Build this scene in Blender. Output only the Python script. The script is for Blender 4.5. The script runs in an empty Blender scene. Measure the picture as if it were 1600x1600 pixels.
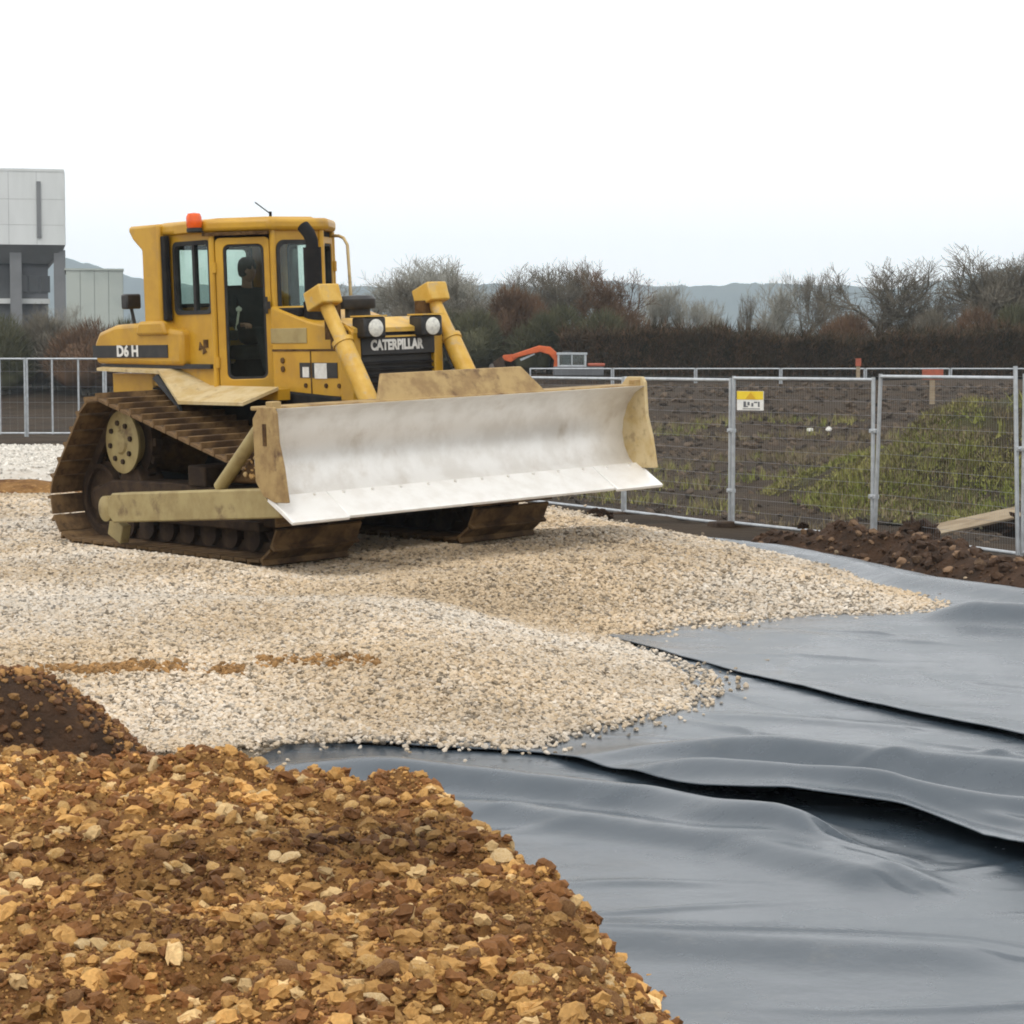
import bpy, bmesh, math, random
import numpy as np
from mathutils import Vector, Matrix, Euler

R = math.radians
random.seed(7)
rng = np.random.default_rng(7)
scene = bpy.context.scene
col = scene.collection

# ------------------------------------------------------------------ camera
F_PX, CAM_H = 3500.0, 1.73                 # focal length in pixels of a 1600 px wide picture
PITCH = math.atan((800 - 565) / F_PX)
cam_d = bpy.data.cameras.new('camera')
cam_d.sensor_width = 36.0
cam_d.lens = 36.0 * F_PX / 1600.0
cam_d.clip_start, cam_d.clip_end = 0.1, 6000.0
cam = bpy.data.objects.new('camera', cam_d)
col.objects.link(cam)
cam.location = (0, 0, CAM_H)
cam.rotation_euler = (R(90) - PITCH, 0, 0)
scene.camera = cam

# ------------------------------------------------------------------ sky, sun, exposure
SUN_EL, SUN_AZ = 58.0, 200.0               # degrees; azimuth clockwise from +Y (away from the camera)
world = bpy.data.worlds.new('World')
scene.world = world
world.use_nodes = True
wn = world.node_tree
wn.nodes.clear()
w_out = wn.nodes.new('ShaderNodeOutputWorld')
w_bg = wn.nodes.new('ShaderNodeBackground')
w_sky = wn.nodes.new('ShaderNodeTexSky')
w_sky.sky_type = 'NISHITA'
w_sky.sun_disc = False
w_sky.sun_elevation = R(SUN_EL)
w_sky.sun_rotation = R(SUN_AZ)
w_sky.dust_density = 4.0
w_hsv = wn.nodes.new('ShaderNodeHueSaturation')
w_hsv.inputs['Saturation'].default_value = 0.15
w_mix = wn.nodes.new('ShaderNodeMix')
w_mix.data_type = 'RGBA'
w_mix.inputs[0].default_value = 0.82      # closed, bright cloud cover over the clear sky
w_mix.inputs[7].default_value = (16.2, 16.1, 16.0, 1)
wn.links.new(w_sky.outputs[0], w_hsv.inputs['Color'])
wn.links.new(w_hsv.outputs[0], w_mix.inputs[6])
wn.links.new(w_mix.outputs[2], w_bg.inputs['Color'])
w_bg.inputs['Strength'].default_value = 0.1
wn.links.new(w_bg.outputs[0], w_out.inputs['Surface'])

sun_d = bpy.data.lights.new('sun', 'SUN')
sun_d.energy = 0.85
sun_d.angle = R(14)
sun_d.color = (1.0, 0.96, 0.9)
sun = bpy.data.objects.new('sun', sun_d)
col.objects.link(sun)
_sd = Vector((math.sin(R(SUN_AZ)) * math.cos(R(SUN_EL)), math.cos(R(SUN_AZ)) * math.cos(R(SUN_EL)), math.sin(R(SUN_EL))))
sun.rotation_euler = (-_sd).to_track_quat('-Z', 'Y').to_euler()

scene.view_settings.view_transform = 'Standard'
scene.view_settings.look = 'None'
scene.view_settings.exposure = 0.0
scene.view_settings.gamma = 1.0
scene.view_settings.use_curve_mapping = False
scene.render.engine = 'CYCLES'
cy = scene.cycles
cy.use_denoising = True
cy.max_bounces = 6
cy.diffuse_bounces = 3
cy.glossy_bounces = 3
cy.transmission_bounces = 4
cy.transparent_max_bounces = 16
cy.volume_bounces = 1
cy.use_fast_gi = False
cy.filter_width = 1.9
scene.render.film_transparent = False


# ------------------------------------------------------------------ geometry helpers
def ray(u, v):
    a, b = (u - 800) / F_PX, (800 - v) / F_PX
    c, s = math.cos(PITCH), math.sin(PITCH)
    return np.array([a, c + b * s, -s + b * c])


def atz(u, v, z):
    r = ray(u, v)
    t = (z - CAM_H) / r[2]
    return np.array([0, 0, CAM_H]) + t * r


def aty(u, v, Y):
    r = ray(u, v)
    t = Y / r[1]
    return np.array([0, 0, CAM_H]) + t * r


def hash2(ix, iy, seed):
    n = (ix.astype(np.int64) * 374761393 + iy.astype(np.int64) * 668265263 + seed * 1442695041) & 0x7fffffff
    n = ((n ^ (n >> 13)) * 1274126177) & 0x7fffffff
    return ((n ^ (n >> 16)) & 0xffff) / 65535.0


def vnoise(x, y, seed=0):
    x, y = np.asarray(x, float), np.asarray(y, float)
    ix, iy = np.floor(x), np.floor(y)
    fx, fy = x - ix, y - iy
    fx, fy = fx * fx * (3 - 2 * fx), fy * fy * (3 - 2 * fy)
    a, b = hash2(ix, iy, seed), hash2(ix + 1, iy, seed)
    c, d = hash2(ix, iy + 1, seed), hash2(ix + 1, iy + 1, seed)
    return (a * (1 - fx) + b * fx) * (1 - fy) + (c * (1 - fx) + d * fx) * fy * 1.0


def fbm(x, y, seed=0, octv=4, gain=.5):
    s, a, t = 0, 1, 0
    for o in range(octv):
        ca, sa_ = math.cos(.5 + 1.1 * o), math.sin(.5 + 1.1 * o)
        s = s + a * vnoise((x * ca - y * sa_) * 2 ** o + 17.3 * o, (x * sa_ + y * ca) * 2 ** o - 9.1 * o, seed + o)
        t += a
        a *= gain
    return s / t - .5


def sstep(a, b, x):
    t = np.clip((np.asarray(x, float) - a) / (b - a), 0, 1)
    return t * t * (3 - 2 * t)


def seg_dist(P, poly, closed=True):
    """distance of points P (n,2) to a polyline, and the parameter along it"""
    poly = np.asarray(poly, float)
    n = len(poly)
    best = np.full(len(P), 1e9)
    for i in range(n if closed else n - 1):
        a, b = poly[i], poly[(i + 1) % n]
        d = b - a
        t = np.clip(((P - a) @ d) / (d @ d), 0, 1)
        q = a + t[:, None] * d
        best = np.minimum(best, np.hypot(*(P - q).T))
    return best


def inside(P, poly):
    poly = np.asarray(poly, float)
    x, y = P[:, 0], P[:, 1]
    r = np.zeros(len(P), bool)
    j = len(poly) - 1
    for i in range(len(poly)):
        xi, yi = poly[i]
        xj, yj = poly[j]
        c = ((yi > y) != (yj > y)) & (x < (xj - xi) * (y - yi) / (yj - yi + 1e-12) + xi)
        r ^= c
        j = i
    return r


def sdist(P, poly):
    """positive inside the polygon"""
    d = seg_dist(P, poly)
    return np.where(inside(P, poly), d, -d)


def mesh_obj(name, verts, faces, mat=None, parent=None, smooth=False):
    me = bpy.data.meshes.new(name)
    me.from_pydata([tuple(v) for v in verts], [], [tuple(f) for f in faces])
    me.update()
    if smooth:
        me.polygons.foreach_set('use_smooth', [True] * len(me.polygons))
    o = bpy.data.objects.new(name, me)
    col.objects.link(o)
    if mat:
        me.materials.append(mat)
    if parent:
        o.parent = parent
    return o


def fast_mesh(name, verts, tris, mat=None, parent=None, smooth=False, k=3):
    verts = np.ascontiguousarray(verts, np.float32)
    tris = np.ascontiguousarray(tris, np.int32)
    me = bpy.data.meshes.new(name)
    me.vertices.add(len(verts))
    me.vertices.foreach_set('co', verts.ravel())
    me.loops.add(tris.size)
    me.loops.foreach_set('vertex_index', tris.ravel())
    me.polygons.add(len(tris))
    me.polygons.foreach_set('loop_start', np.arange(0, tris.size, k, dtype=np.int32))
    me.update(calc_edges=True)
    me.validate()
    if smooth:
        me.polygons.foreach_set('use_smooth', [True] * len(me.polygons))
    o = bpy.data.objects.new(name, me)
    col.objects.link(o)
    if mat:
        me.materials.append(mat)
    if parent:
        o.parent = parent
    return o


def grid_mesh(name, X, Y, Z, mat, smooth=True, keep=None, parent=None):
    h, w = X.shape
    idx = np.arange(h * w).reshape(h, w)
    q = np.stack([idx[:-1, :-1], idx[:-1, 1:], idx[1:, 1:], idx[1:, :-1]], -1).reshape(-1, 4)
    V = np.stack([X, Y, Z], -1).reshape(-1, 3)
    if keep is not None:
        kf = keep.ravel()[q].any(1)
        q = q[kf]
        used = np.unique(q)
        m = np.full(len(V), -1)
        m[used] = np.arange(len(used))
        V, q = V[used], m[q]
    return fast_mesh(name, V, q, mat, parent, smooth, 4)


class MB:
    """collects shapes, links them as one mesh object"""

    def __init__(s):
        s.v, s.f = [], []

    def add(s, vs, fs):
        b = len(s.v)
        s.v += [tuple(v) for v in vs]
        s.f += [tuple(b + i for i in f) for f in fs]
        return s

    def box(s, c, d, rot=None):
        hx, hy, hz = d[0] / 2, d[1] / 2, d[2] / 2
        vs = [Vector((x, y, z)) for x in (-hx, hx) for y in (-hy, hy) for z in (-hz, hz)]
        if rot is not None:
            vs = [rot @ v for v in vs]
        vs = [v + Vector(c) for v in vs]
        return s.add(vs, [(0, 1, 3, 2), (4, 6, 7, 5), (0, 4, 5, 1), (2, 3, 7, 6), (0, 2, 6, 4), (1, 5, 7, 3)])

    def bb(s, x0, x1, y0, y1, z0, z1):
        return s.box(((x0 + x1) / 2, (y0 + y1) / 2, (z0 + z1) / 2), (x1 - x0, y1 - y0, z1 - z0))

    def prism(s, poly, y0, y1):
        """polygon in xz extruded along y"""
        n = len(poly)
        vs = [(x, y0, z) for x, z in poly] + [(x, y1, z) for x, z in poly]
        fs = [tuple(range(n)), tuple(range(2 * n - 1, n - 1, -1))]
        fs += [(i, n + i, n + (i + 1) % n, (i + 1) % n) for i in range(n)]
        return s.add(vs, fs)

    def prismz(s, poly, z0, z1):
        n = len(poly)
        vs = [(x, y, z0) for x, y in poly] + [(x, y, z1) for x, y in poly]
        fs = [tuple(range(n - 1, -1, -1)), tuple(range(n, 2 * n))]
        fs += [(i, (i + 1) % n, n + (i + 1) % n, n + i) for i in range(n)]
        return s.add(vs, fs)

    def tube(s, p0, p1, r0, r1=None, n=12, caps=True):
        r1 = r0 if r1 is None else r1
        p0, p1 = Vector(p0), Vector(p1)
        d = (p1 - p0).normalized()
        a = d.orthogonal().normalized()
        b = d.cross(a)
        vs = []
        for p, r in ((p0, r0), (p1, r1)):
            for i in range(n):
                t = 2 * math.pi * i / n
                vs.append(p + (a * math.cos(t) + b * math.sin(t)) * r)
        fs = [(i, (i + 1) % n, n + (i + 1) % n, n + i) for i in range(n)]
        if caps:
            fs += [tuple(range(n - 1, -1, -1)), tuple(range(n, 2 * n))]
        return s.add(vs, fs)

    def path(s, pts, r, n=8):
        pts = [Vector(p) for p in pts]
        rings = []
        prev = None
        for i, p in enumerate(pts):
            d = (pts[min(i + 1, len(pts) - 1)] - pts[max(i - 1, 0)]).normalized()
            a = d.orthogonal().normalized() if prev is None else (prev - d * prev.dot(d)).normalized()
            prev = a
            b = d.cross(a)
            rings.append([p + (a * math.cos(2 * math.pi * k / n) + b * math.sin(2 * math.pi * k / n)) * r for k in range(n)])
        vs = [v for q in rings for v in q]
        fs = []
        for i in range(len(rings) - 1):
            for k in range(n):
                fs.append((i * n + k, i * n + (k + 1) % n, (i + 1) * n + (k + 1) % n, (i + 1) * n + k))
        fs += [tuple(range(n - 1, -1, -1)), tuple((len(rings) - 1) * n + k for k in range(n))]
        return s.add(vs, fs)

    def lathe(s, prof, c, axis='y', n=24):
        """prof: (radius, height) pairs along the axis"""
        vs, fs = [], []
        for r, h in prof:
            for k in range(n):
                t = 2 * math.pi * k / n
                a, b = r * math.cos(t), r * math.sin(t)
                p = {'y': (a, h, b), 'z': (a, b, h), 'x': (h, a, b)}[axis]
                vs.append((p[0] + c[0], p[1] + c[1], p[2] + c[2]))
        m = len(prof)
        for i in range(m - 1):
            for k in range(n):
                fs.append((i * n + k, i * n + (k + 1) % n, (i + 1) * n + (k + 1) % n, (i + 1) * n + k))
        fs += [tuple(range(n - 1, -1, -1)), tuple((m - 1) * n + k for k in range(n))]
        return s.add(vs, fs)

    def ring(s, M, hx0, hx1, hz0, hz1, r, ox0, ox1, oz0, oz1, orad, t0, t1, seg=5):
        """flat frame: outer rounded rectangle minus inner rounded rectangle, in the xz plane of matrix M, thickness along y"""
        def rr(x0, x1, z0, z1, r):
            p = []
            for cx, cz, a0 in ((x1 - r, z1 - r, 0), (x0 + r, z1 - r, 90), (x0 + r, z0 + r, 180), (x1 - r, z0 + r, 270)):
                for k in range(seg + 1):
                    a = R(a0 + 90 * k / seg)
                    p.append((cx + r * math.cos(a), cz + r * math.sin(a)))
            return p
        i_, o_ = rr(hx0, hx1, hz0, hz1, r), rr(ox0, ox1, oz0, oz1, max(orad, 1e-4))
        n = len(i_)
        vs = [M @ Vector((x, t, z)) for L, t in ((i_, t0), (o_, t0), (i_, t1), (o_, t1)) for x, z in L]
        fs = []
        for k in range(n):
            j = (k + 1) % n
            fs += [(k, j, n + j, n + k), (2 * n + j, 2 * n + k, 3 * n + k, 3 * n + j), (j, k, 2 * n + k, 2 * n + j), (n + k, n + j, 3 * n + j, 3 * n + k)]
        return s.add(vs, fs)

    def build(s, name, mat, parent=None, smooth=False, bevel=0, seg=2, angle=35):
        o = mesh_obj(name, s.v, s.f, mat, parent, False)
        bm = bmesh.new()
        bm.from_mesh(o.data)
        bmesh.ops.remove_doubles(bm, verts=bm.verts, dist=1e-5)
        bmesh.ops.recalc_face_normals(bm, faces=bm.faces)
        bm.to_mesh(o.data)
        bm.free()
        if smooth:
            o.data.polygons.foreach_set('use_smooth', [True] * len(o.data.polygons))
            o.data.set_sharp_from_angle(angle=R(angle))
        if bevel:
            m = o.modifiers.new('bevel', 'BEVEL')
            m.width, m.segments, m.limit_method, m.angle_limit = bevel, seg, 'ANGLE', R(40)
            m.harden_normals = False
            o.data.polygons.foreach_set('use_smooth', [True] * len(o.data.polygons))
            o.data.set_sharp_from_angle(angle=R(30))
        return o


def tag(o, label=None, cat=None, group=None, kind=None):
    if label:
        o['label'] = label
    if cat:
        o['category'] = cat
    if group:
        o['group'] = group
    if kind:
        o['kind'] = kind
    return o


def empty(name, loc=(0, 0, 0), rot=(0, 0, 0)):
    o = bpy.data.objects.new(name, None)
    o.empty_display_size = .2
    o.location, o.rotation_euler = loc, rot
    col.objects.link(o)
    return o


def copy_tree(o, parent=None):
    c = o.copy()
    col.objects.link(c)
    if parent:
        c.parent = parent
    for ch in list(o.children):
        copy_tree(ch, c)
    return c


def text_mesh(name, body, size, mat, parent, M, extrude=.002, bold=0.0, sx=1.0):
    cu = bpy.data.curves.new('lettering', 'FONT')
    cu.body, cu.size, cu.extrude, cu.offset = body, size, extrude, bold
    cu.align_x, cu.align_y = 'CENTER', 'CENTER'
    cu.resolution_u = 3
    t = bpy.data.objects.new('lettering', cu)
    col.objects.link(t)
    dg = bpy.context.evaluated_depsgraph_get()
    me = bpy.data.meshes.new_from_object(t.evaluated_get(dg))
    bpy.data.objects.remove(t)
    bpy.data.curves.remove(cu)
    me.transform(M @ Matrix.Diagonal((sx, 1, 1, 1)))
    me.materials.clear()
    me.materials.append(mat)
    o = bpy.data.objects.new(name, me)
    col.objects.link(o)
    o.parent = parent
    return o


# ------------------------------------------------------------------ materials
def pmat(name, c1, c2=None, scale=4.0, rough=.6, metal=0.0, lo=.4, hi=.65, c3=None, scale3=14.0, lo3=.55, hi3=.7,
         bump=0.0, bscale=40.0, spec=.5, rough2=None, detail=6.0, stretch=None, coord='Object', bdist=.02):
    m = bpy.data.materials.new(name)
    m.use_nodes = True
    nt = m.node_tree
    b = nt.nodes['Principled BSDF']
    b.inputs['Roughness'].default_value = rough
    b.inputs['Metallic'].default_value = metal
    b.inputs['Specular IOR Level'].default_value = spec
    b.inputs['Base Color'].default_value = (*c1, 1)
    tc = nt.nodes.new('ShaderNodeTexCoord')
    src = tc.outputs[coord]
    if stretch:
        mp = nt.nodes.new('ShaderNodeMapping')
        mp.inputs['Scale'].default_value = stretch
        nt.links.new(src, mp.inputs[0])
        src = mp.outputs[0]

    def noise(sc, lo_, hi_, off=0.0):
        n = nt.nodes.new('ShaderNodeTexNoise')
        n.noise_dimensions = '4D'
        n.inputs['W'].default_value = off
        n.inputs['Scale'].default_value = sc
        n.inputs['Detail'].default_value = detail
        n.inputs['Roughness'].default_value = .62
        nt.links.new(src, n.inputs['Vector'])
        mr = nt.nodes.new('ShaderNodeMapRange')
        mr.interpolation_type = 'SMOOTHSTEP'
        mr.inputs['From Min'].default_value = lo_
        mr.inputs['From Max'].default_value = hi_
        nt.links.new(n.outputs[0], mr.inputs['Value'])
        return mr.outputs[0], n.outputs[0]
    out = None
    if c2:
        f, _ = noise(scale, lo, hi)
        mx = nt.nodes.new('ShaderNodeMix')
        mx.data_type = 'RGBA'
        mx.inputs[6].default_value = (*c1, 1)
        mx.inputs[7].default_value = (*c2, 1)
        nt.links.new(f, mx.inputs[0])
        out = mx.outputs[2]
        if rough2 is not None:
            mr = nt.nodes.new('ShaderNodeMix')
            mr.inputs[2].default_value, mr.inputs[3].default_value = rough, rough2
            nt.links.new(f, mr.inputs[0])
            nt.links.new(mr.outputs[0], b.inputs['Roughness'])
    if c3:
        f, _ = noise(scale3, lo3, hi3, 3.7)
        mx = nt.nodes.new('ShaderNodeMix')
        mx.data_type = 'RGBA'
        if out:
            nt.links.new(out, mx.inputs[6])
        else:
            mx.inputs[6].default_value = (*c1, 1)
        mx.inputs[7].default_value = (*c3, 1)
        nt.links.new(f, mx.inputs[0])
        out = mx.outputs[2]
    if out:
        nt.links.new(out, b.inputs['Base Color'])
    if bump:
        _, h = noise(bscale, 0, 1, 8.1)
        bp = nt.nodes.new('ShaderNodeBump')
        bp.inputs['Strength'].default_value = bump
        bp.inputs['Distance'].default_value = bdist
        nt.links.new(h, bp.inputs['Height'])
        nt.links.new(bp.outputs[0], b.inputs['Normal'])
    return m


def tint_mat(name, rough=.85, bump=.5, bscale=60, vary=.25, spec=.3):
    """colour from the per-stone attribute 'tint'"""
    m = bpy.data.materials.new(name)
    m.use_nodes = True
    nt = m.node_tree
    b = nt.nodes['Principled BSDF']
    b.inputs['Roughness'].default_value = rough
    b.inputs['Specular IOR Level'].default_value = spec
    at = nt.nodes.new('ShaderNodeAttribute')
    at.attribute_type = 'INSTANCER'
    at.attribute_name = 'tint'
    tc = nt.nodes.new('ShaderNodeTexCoord')
    n = nt.nodes.new('ShaderNodeTexNoise')
    n.inputs['Scale'].default_value = bscale * .05
    n.inputs['Detail'].default_value = 4
    nt.links.new(tc.outputs['Object'], n.inputs['Vector'])
    mr = nt.nodes.new('ShaderNodeMapRange')
    mr.inputs['To Min'].default_value = 1 - vary
    mr.inputs['To Max'].default_value = 1 + vary
    nt.links.new(n.outputs[0], mr.inputs['Value'])
    vm = nt.nodes.new('ShaderNodeVectorMath')
    vm.operation = 'SCALE'
    nt.links.new(at.outputs['Color'], vm.inputs[0])
    nt.links.new(mr.outputs[0], vm.inputs['Scale'])
    nt.links.new(vm.outputs[0], b.inputs['Base Color'])
    return m


def glass_mat(name, tint, refl=.08):
    m = bpy.data.materials.new(name)
    m.use_nodes = True
    nt = m.node_tree
    nt.nodes.remove(nt.nodes['Principled BSDF'])
    out = nt.nodes['Material Output']
    tr = nt.nodes.new('ShaderNodeBsdfTransparent')
    tr.inputs[0].default_value = (*tint, 1)
    gl = nt.nodes.new('ShaderNodeBsdfGlossy')
    gl.inputs['Roughness'].default_value = .04
    gl.inputs['Color'].default_value = (.9, .95, .95, 1)
    lw = nt.nodes.new('ShaderNodeLayerWeight')
    pw_ = nt.nodes.new('ShaderNodeMath')
    pw_.operation = 'POWER'
    pw_.inputs[1].default_value = 4.0
    ad = nt.nodes.new('ShaderNodeMath')
    ad.operation = 'MULTIPLY_ADD'
    ad.inputs[1].default_value = .55
    ad.inputs[2].default_value = refl * .5
    mx = nt.nodes.new('ShaderNodeMixShader')
    nt.links.new(lw.outputs['Facing'], pw_.inputs[0])
    nt.links.new(pw_.outputs[0], ad.inputs[0])
    nt.links.new(ad.outputs[0], mx.inputs[0])
    nt.links.new(tr.outputs[0], mx.inputs[1])
    nt.links.new(gl.outputs[0], mx.inputs[2])
    nt.links.new(mx.outputs[0], out.inputs['Surface'])
    return m


M = {}
M['yellow'] = pmat('yellow_paint', (.55, .305, .020), (.45, .24, .018), 2.2, .40, c3=(.30, .19, .07), scale3=4.0, lo3=.54, hi3=.80, bump=.12, bscale=30, bdist=.004)
M['yellow_pale'] = pmat('dusty_yellow_paint', (.62, .385, .07), (.54, .30, .025), 5, .5, c3=(.42, .32, .19), scale3=9.0, lo3=.5, hi3=.72, bump=.15, bscale=30, bdist=.004)
M['tan'] = pmat('muddy_yellow_steel', (.38, .26, .105), (.25, .155, .06), 6, .7, c3=(.11, .055, .022), scale3=5, lo3=.53, hi3=.70, bump=.4, bscale=25, bdist=.01)
M['arm'] = pmat('dusty_arm_paint', (.36, .285, .125), (.27, .20, .08), 3, .65, c3=(.12, .07, .03), scale3=4, lo3=.52, hi3=.72, bump=.3, bscale=30, bdist=.008)
M['blade'] = pmat('worn_blade_steel', (.82, .80, .76), (.71, .68, .63), 4.0, .40, metal=.40, c3=(.46, .39, .30), scale3=3.0, lo3=.52, hi3=.86, bump=.12, bscale=14, bdist=.004, stretch=(1, .9, .75))
M['edge'] = pmat('polished_cutting_edge', (.90, .89, .86), (.82, .80, .76), 6.0, .34, metal=.25, bump=.08, bscale=40, bdist=.003)
M['dusty'] = pmat('dust_covered_yellow', (.56, .44, .24), (.48, .34, .14), 6, .75, c3=(.36, .26, .13), scale3=10, lo3=.52, hi3=.7, bump=.2, bscale=30, bdist=.006)
M['mud'] = pmat('dried_mud', (.13, .075, .032), (.06, .032, .016), 7, .95, bump=1.0, bscale=22, bdist=.03, spec=.15)
M['shoe'] = pmat('muddy_track_shoe', (.19, .115, .05), (.065, .037, .018), 3.5, .8, c3=(.06, .036, .02), scale3=11, lo3=.5, hi3=.72, bump=.5, bscale=25, bdist=.012, spec=.3, coord='Object')
M['iron'] = pmat('dark_muddy_iron', (.035, .022, .015), (.065, .04, .022), 6, .85, bump=.5, bscale=25, bdist=.01, spec=.25)
M['black'] = pmat('black_paint', (.014, .014, .015), (.03, .028, .026), 6, .5)
M['matblack'] = pmat('sooty_black_and_shade', (.012, .012, .013), (.022, .02, .018), 6, .85, spec=.2)  # dull black; also paints shade on the hull and round the doors
M['rubber'] = pmat('black_rubber', (.016, .016, .016), (.03, .03, .03), 9, .75)
M['white_print'] = pmat('white_print', (.75, .74, .70), (.62, .6, .55), 12, .6)
M['orange_lens'] = pmat('orange_beacon', (.85, .12, .008), (.7, .09, .01), 8, .25)
M['lens'] = pmat('headlight_glass', (.75, .74, .66), (.55, .54, .5), 25, .12)
M['glass'] = glass_mat('cab_glass', (.84, .90, .865))
M['seat'] = pmat('dark_seat_vinyl', (.02, .02, .021), (.035, .033, .03), 9, .7)
M['cloth'] = pmat('dark_work_clothes', (.022, .024, .028), (.035, .036, .038), 9, .9, spec=.2)
M['skin'] = pmat('skin', (.30, .16, .11), (.25, .13, .09), 12, .6)
M['hair'] = pmat('dark_hair', (.02, .015, .012), (.03, .022, .016), 40, .7)
M['membrane'] = pmat('grey_geotextile', (.036, .052, .068), (.052, .069, .086), 1.6, .23, c3=(.15, .145, .13), scale3=3.2, lo3=.60, hi3=.90, bump=.16, bscale=7, bdist=.03, spec=.75, rough2=.33, detail=8)
M['gravel_base'] = pmat('dusty_stone_bed', (.40, .33, .24), (.27, .20, .13), 9, .95, c3=(.5, .45, .37), scale3=30, lo3=.5, hi3=.6, bump=1.0, bscale=26, bdist=.05, spec=.2)
M['pale_stone'] = pmat('pale_crushed_stone', (.72, .68, .61), (.6, .54, .46), 3, .95, c3=(.42, .36, .28), scale3=14, lo3=.55, hi3=.72, bump=1.0, bscale=12, bdist=.1, spec=.2)
M['rubble_soil'] = pmat('ochre_subsoil', (.27, .14, .045), (.115, .05, .017), 3.2, .95, c3=(.40, .23, .085), scale3=13, lo3=.52, hi3=.68, bump=1.0, bscale=16, bdist=.07, spec=.15)
M['dark_soil'] = pmat('wet_brown_soil', (.062, .034, .019), (.034, .02, .012), 4, .95, c3=(.14, .075, .035), scale3=9, lo3=.58, hi3=.72, bump=1.0, bscale=14, bdist=.06, spec=.2)
M['stone'] = tint_mat('gravel_stone')
M['clod'] = tint_mat('rubble_stone', vary=.4)
M['galv'] = pmat('galvanised_steel', (.50, .53, .55), (.40, .42, .44), 9, .38, metal=.55)
M['wire'] = pmat('galvanised_wire', (.30, .31, .32), None, rough=.5, metal=.4)
M['sign_white'] = pmat('sign_white', (.78, .78, .74), (.68, .68, .65), 9, .5)
M['sign_yellow'] = pmat('sign_yellow', (.80, .60, .03), (.74, .52, .02), 9, .5)
M['sign_orange'] = pmat('sign_amber', (.62, .36, .01), None, rough=.5)
M['wood'] = pmat('weathered_wood', (.34, .27, .18), (.24, .18, .11), 3, .8, stretch=(1, 8, 8), bump=.3, bscale=20)
M['red_paint'] = pmat('faded_red_paint', (.40, .10, .055), (.30, .08, .045), 9, .7)
M['excavator'] = pmat('orange_paint', (.62, .12, .02), (.5, .09, .02), 3, .5)
M['cladding'] = pmat('pale_grey_cladding', (.66, .68, .67), (.56, .58, .57), .25, .6, stretch=(1, 1, .2))
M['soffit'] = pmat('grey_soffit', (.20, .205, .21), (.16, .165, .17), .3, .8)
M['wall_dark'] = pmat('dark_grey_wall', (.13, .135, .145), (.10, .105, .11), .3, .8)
M['shed'] = pmat('pale_green_grey_sheeting', (.42, .46, .42), (.36, .40, .37), .3, .6)
M['window_far'] = pmat('dark_window', (.04, .045, .05), None, rough=.15)


def veg(name, c1, c2, scale=.8, rough=.85):
    return pmat(name, c1, c2, scale, rough, lo=.35, hi=.65, detail=3, spec=.15)


M['twig'] = veg('grey_twigs', (.21, .185, .145), (.135, .12, .09))  # twig greys lightened, painting distance haze into the colour
M['twig_pale'] = veg('pale_green_grey_twigs', (.38, .37, .32), (.27, .26, .22))
M['twig_brown'] = veg('red_brown_twigs', (.175, .105, .062), (.11, .07, .043))
M['twig_green'] = veg('olive_twigs', (.135, .13, .072), (.085, .085, .047))
M['hedge'] = veg('dark_winter_hedge', (.090, .066, .038), (.05, .042, .024), 1.2)
M['bark'] = veg('grey_bark', (.19, .18, .15), (.12, .11, .09), 2.0)
M['grass'] = veg('rough_green_grass', (.175, .195, .04), (.26, .24, .08), .7)
M['deadgrass'] = veg('dead_straw_grass', (.22, .175, .10), (.14, .115, .065), .7)
M['hill'] = pmat('wooded_hill', (.035, .045, .04), (.055, .065, .05), .02, .95, spec=.05)


def ground_mat():
    """brown site soil, darker wet ground and weedy patches, from noise"""
    m = pmat('site_soil', (.062, .043, .027), (.034, .025, .017), .55, .95, c3=(.10, .074, .048), scale3=1.7, lo3=.56, hi3=.74, bump=1.0, bscale=4.0, bdist=.25, spec=.15, stretch=(.5, 1.6, 1), detail=9)
    return m


M['ground'] = ground_mat()
M['bank'] = pmat('weedy_bank_soil', (.050, .038, .025), (.075, .075, .030), .8, .95, c3=(.12, .09, .06), scale3=3, lo3=.56, hi3=.72, bump=1.0, bscale=5, bdist=.2, spec=.12)


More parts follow.
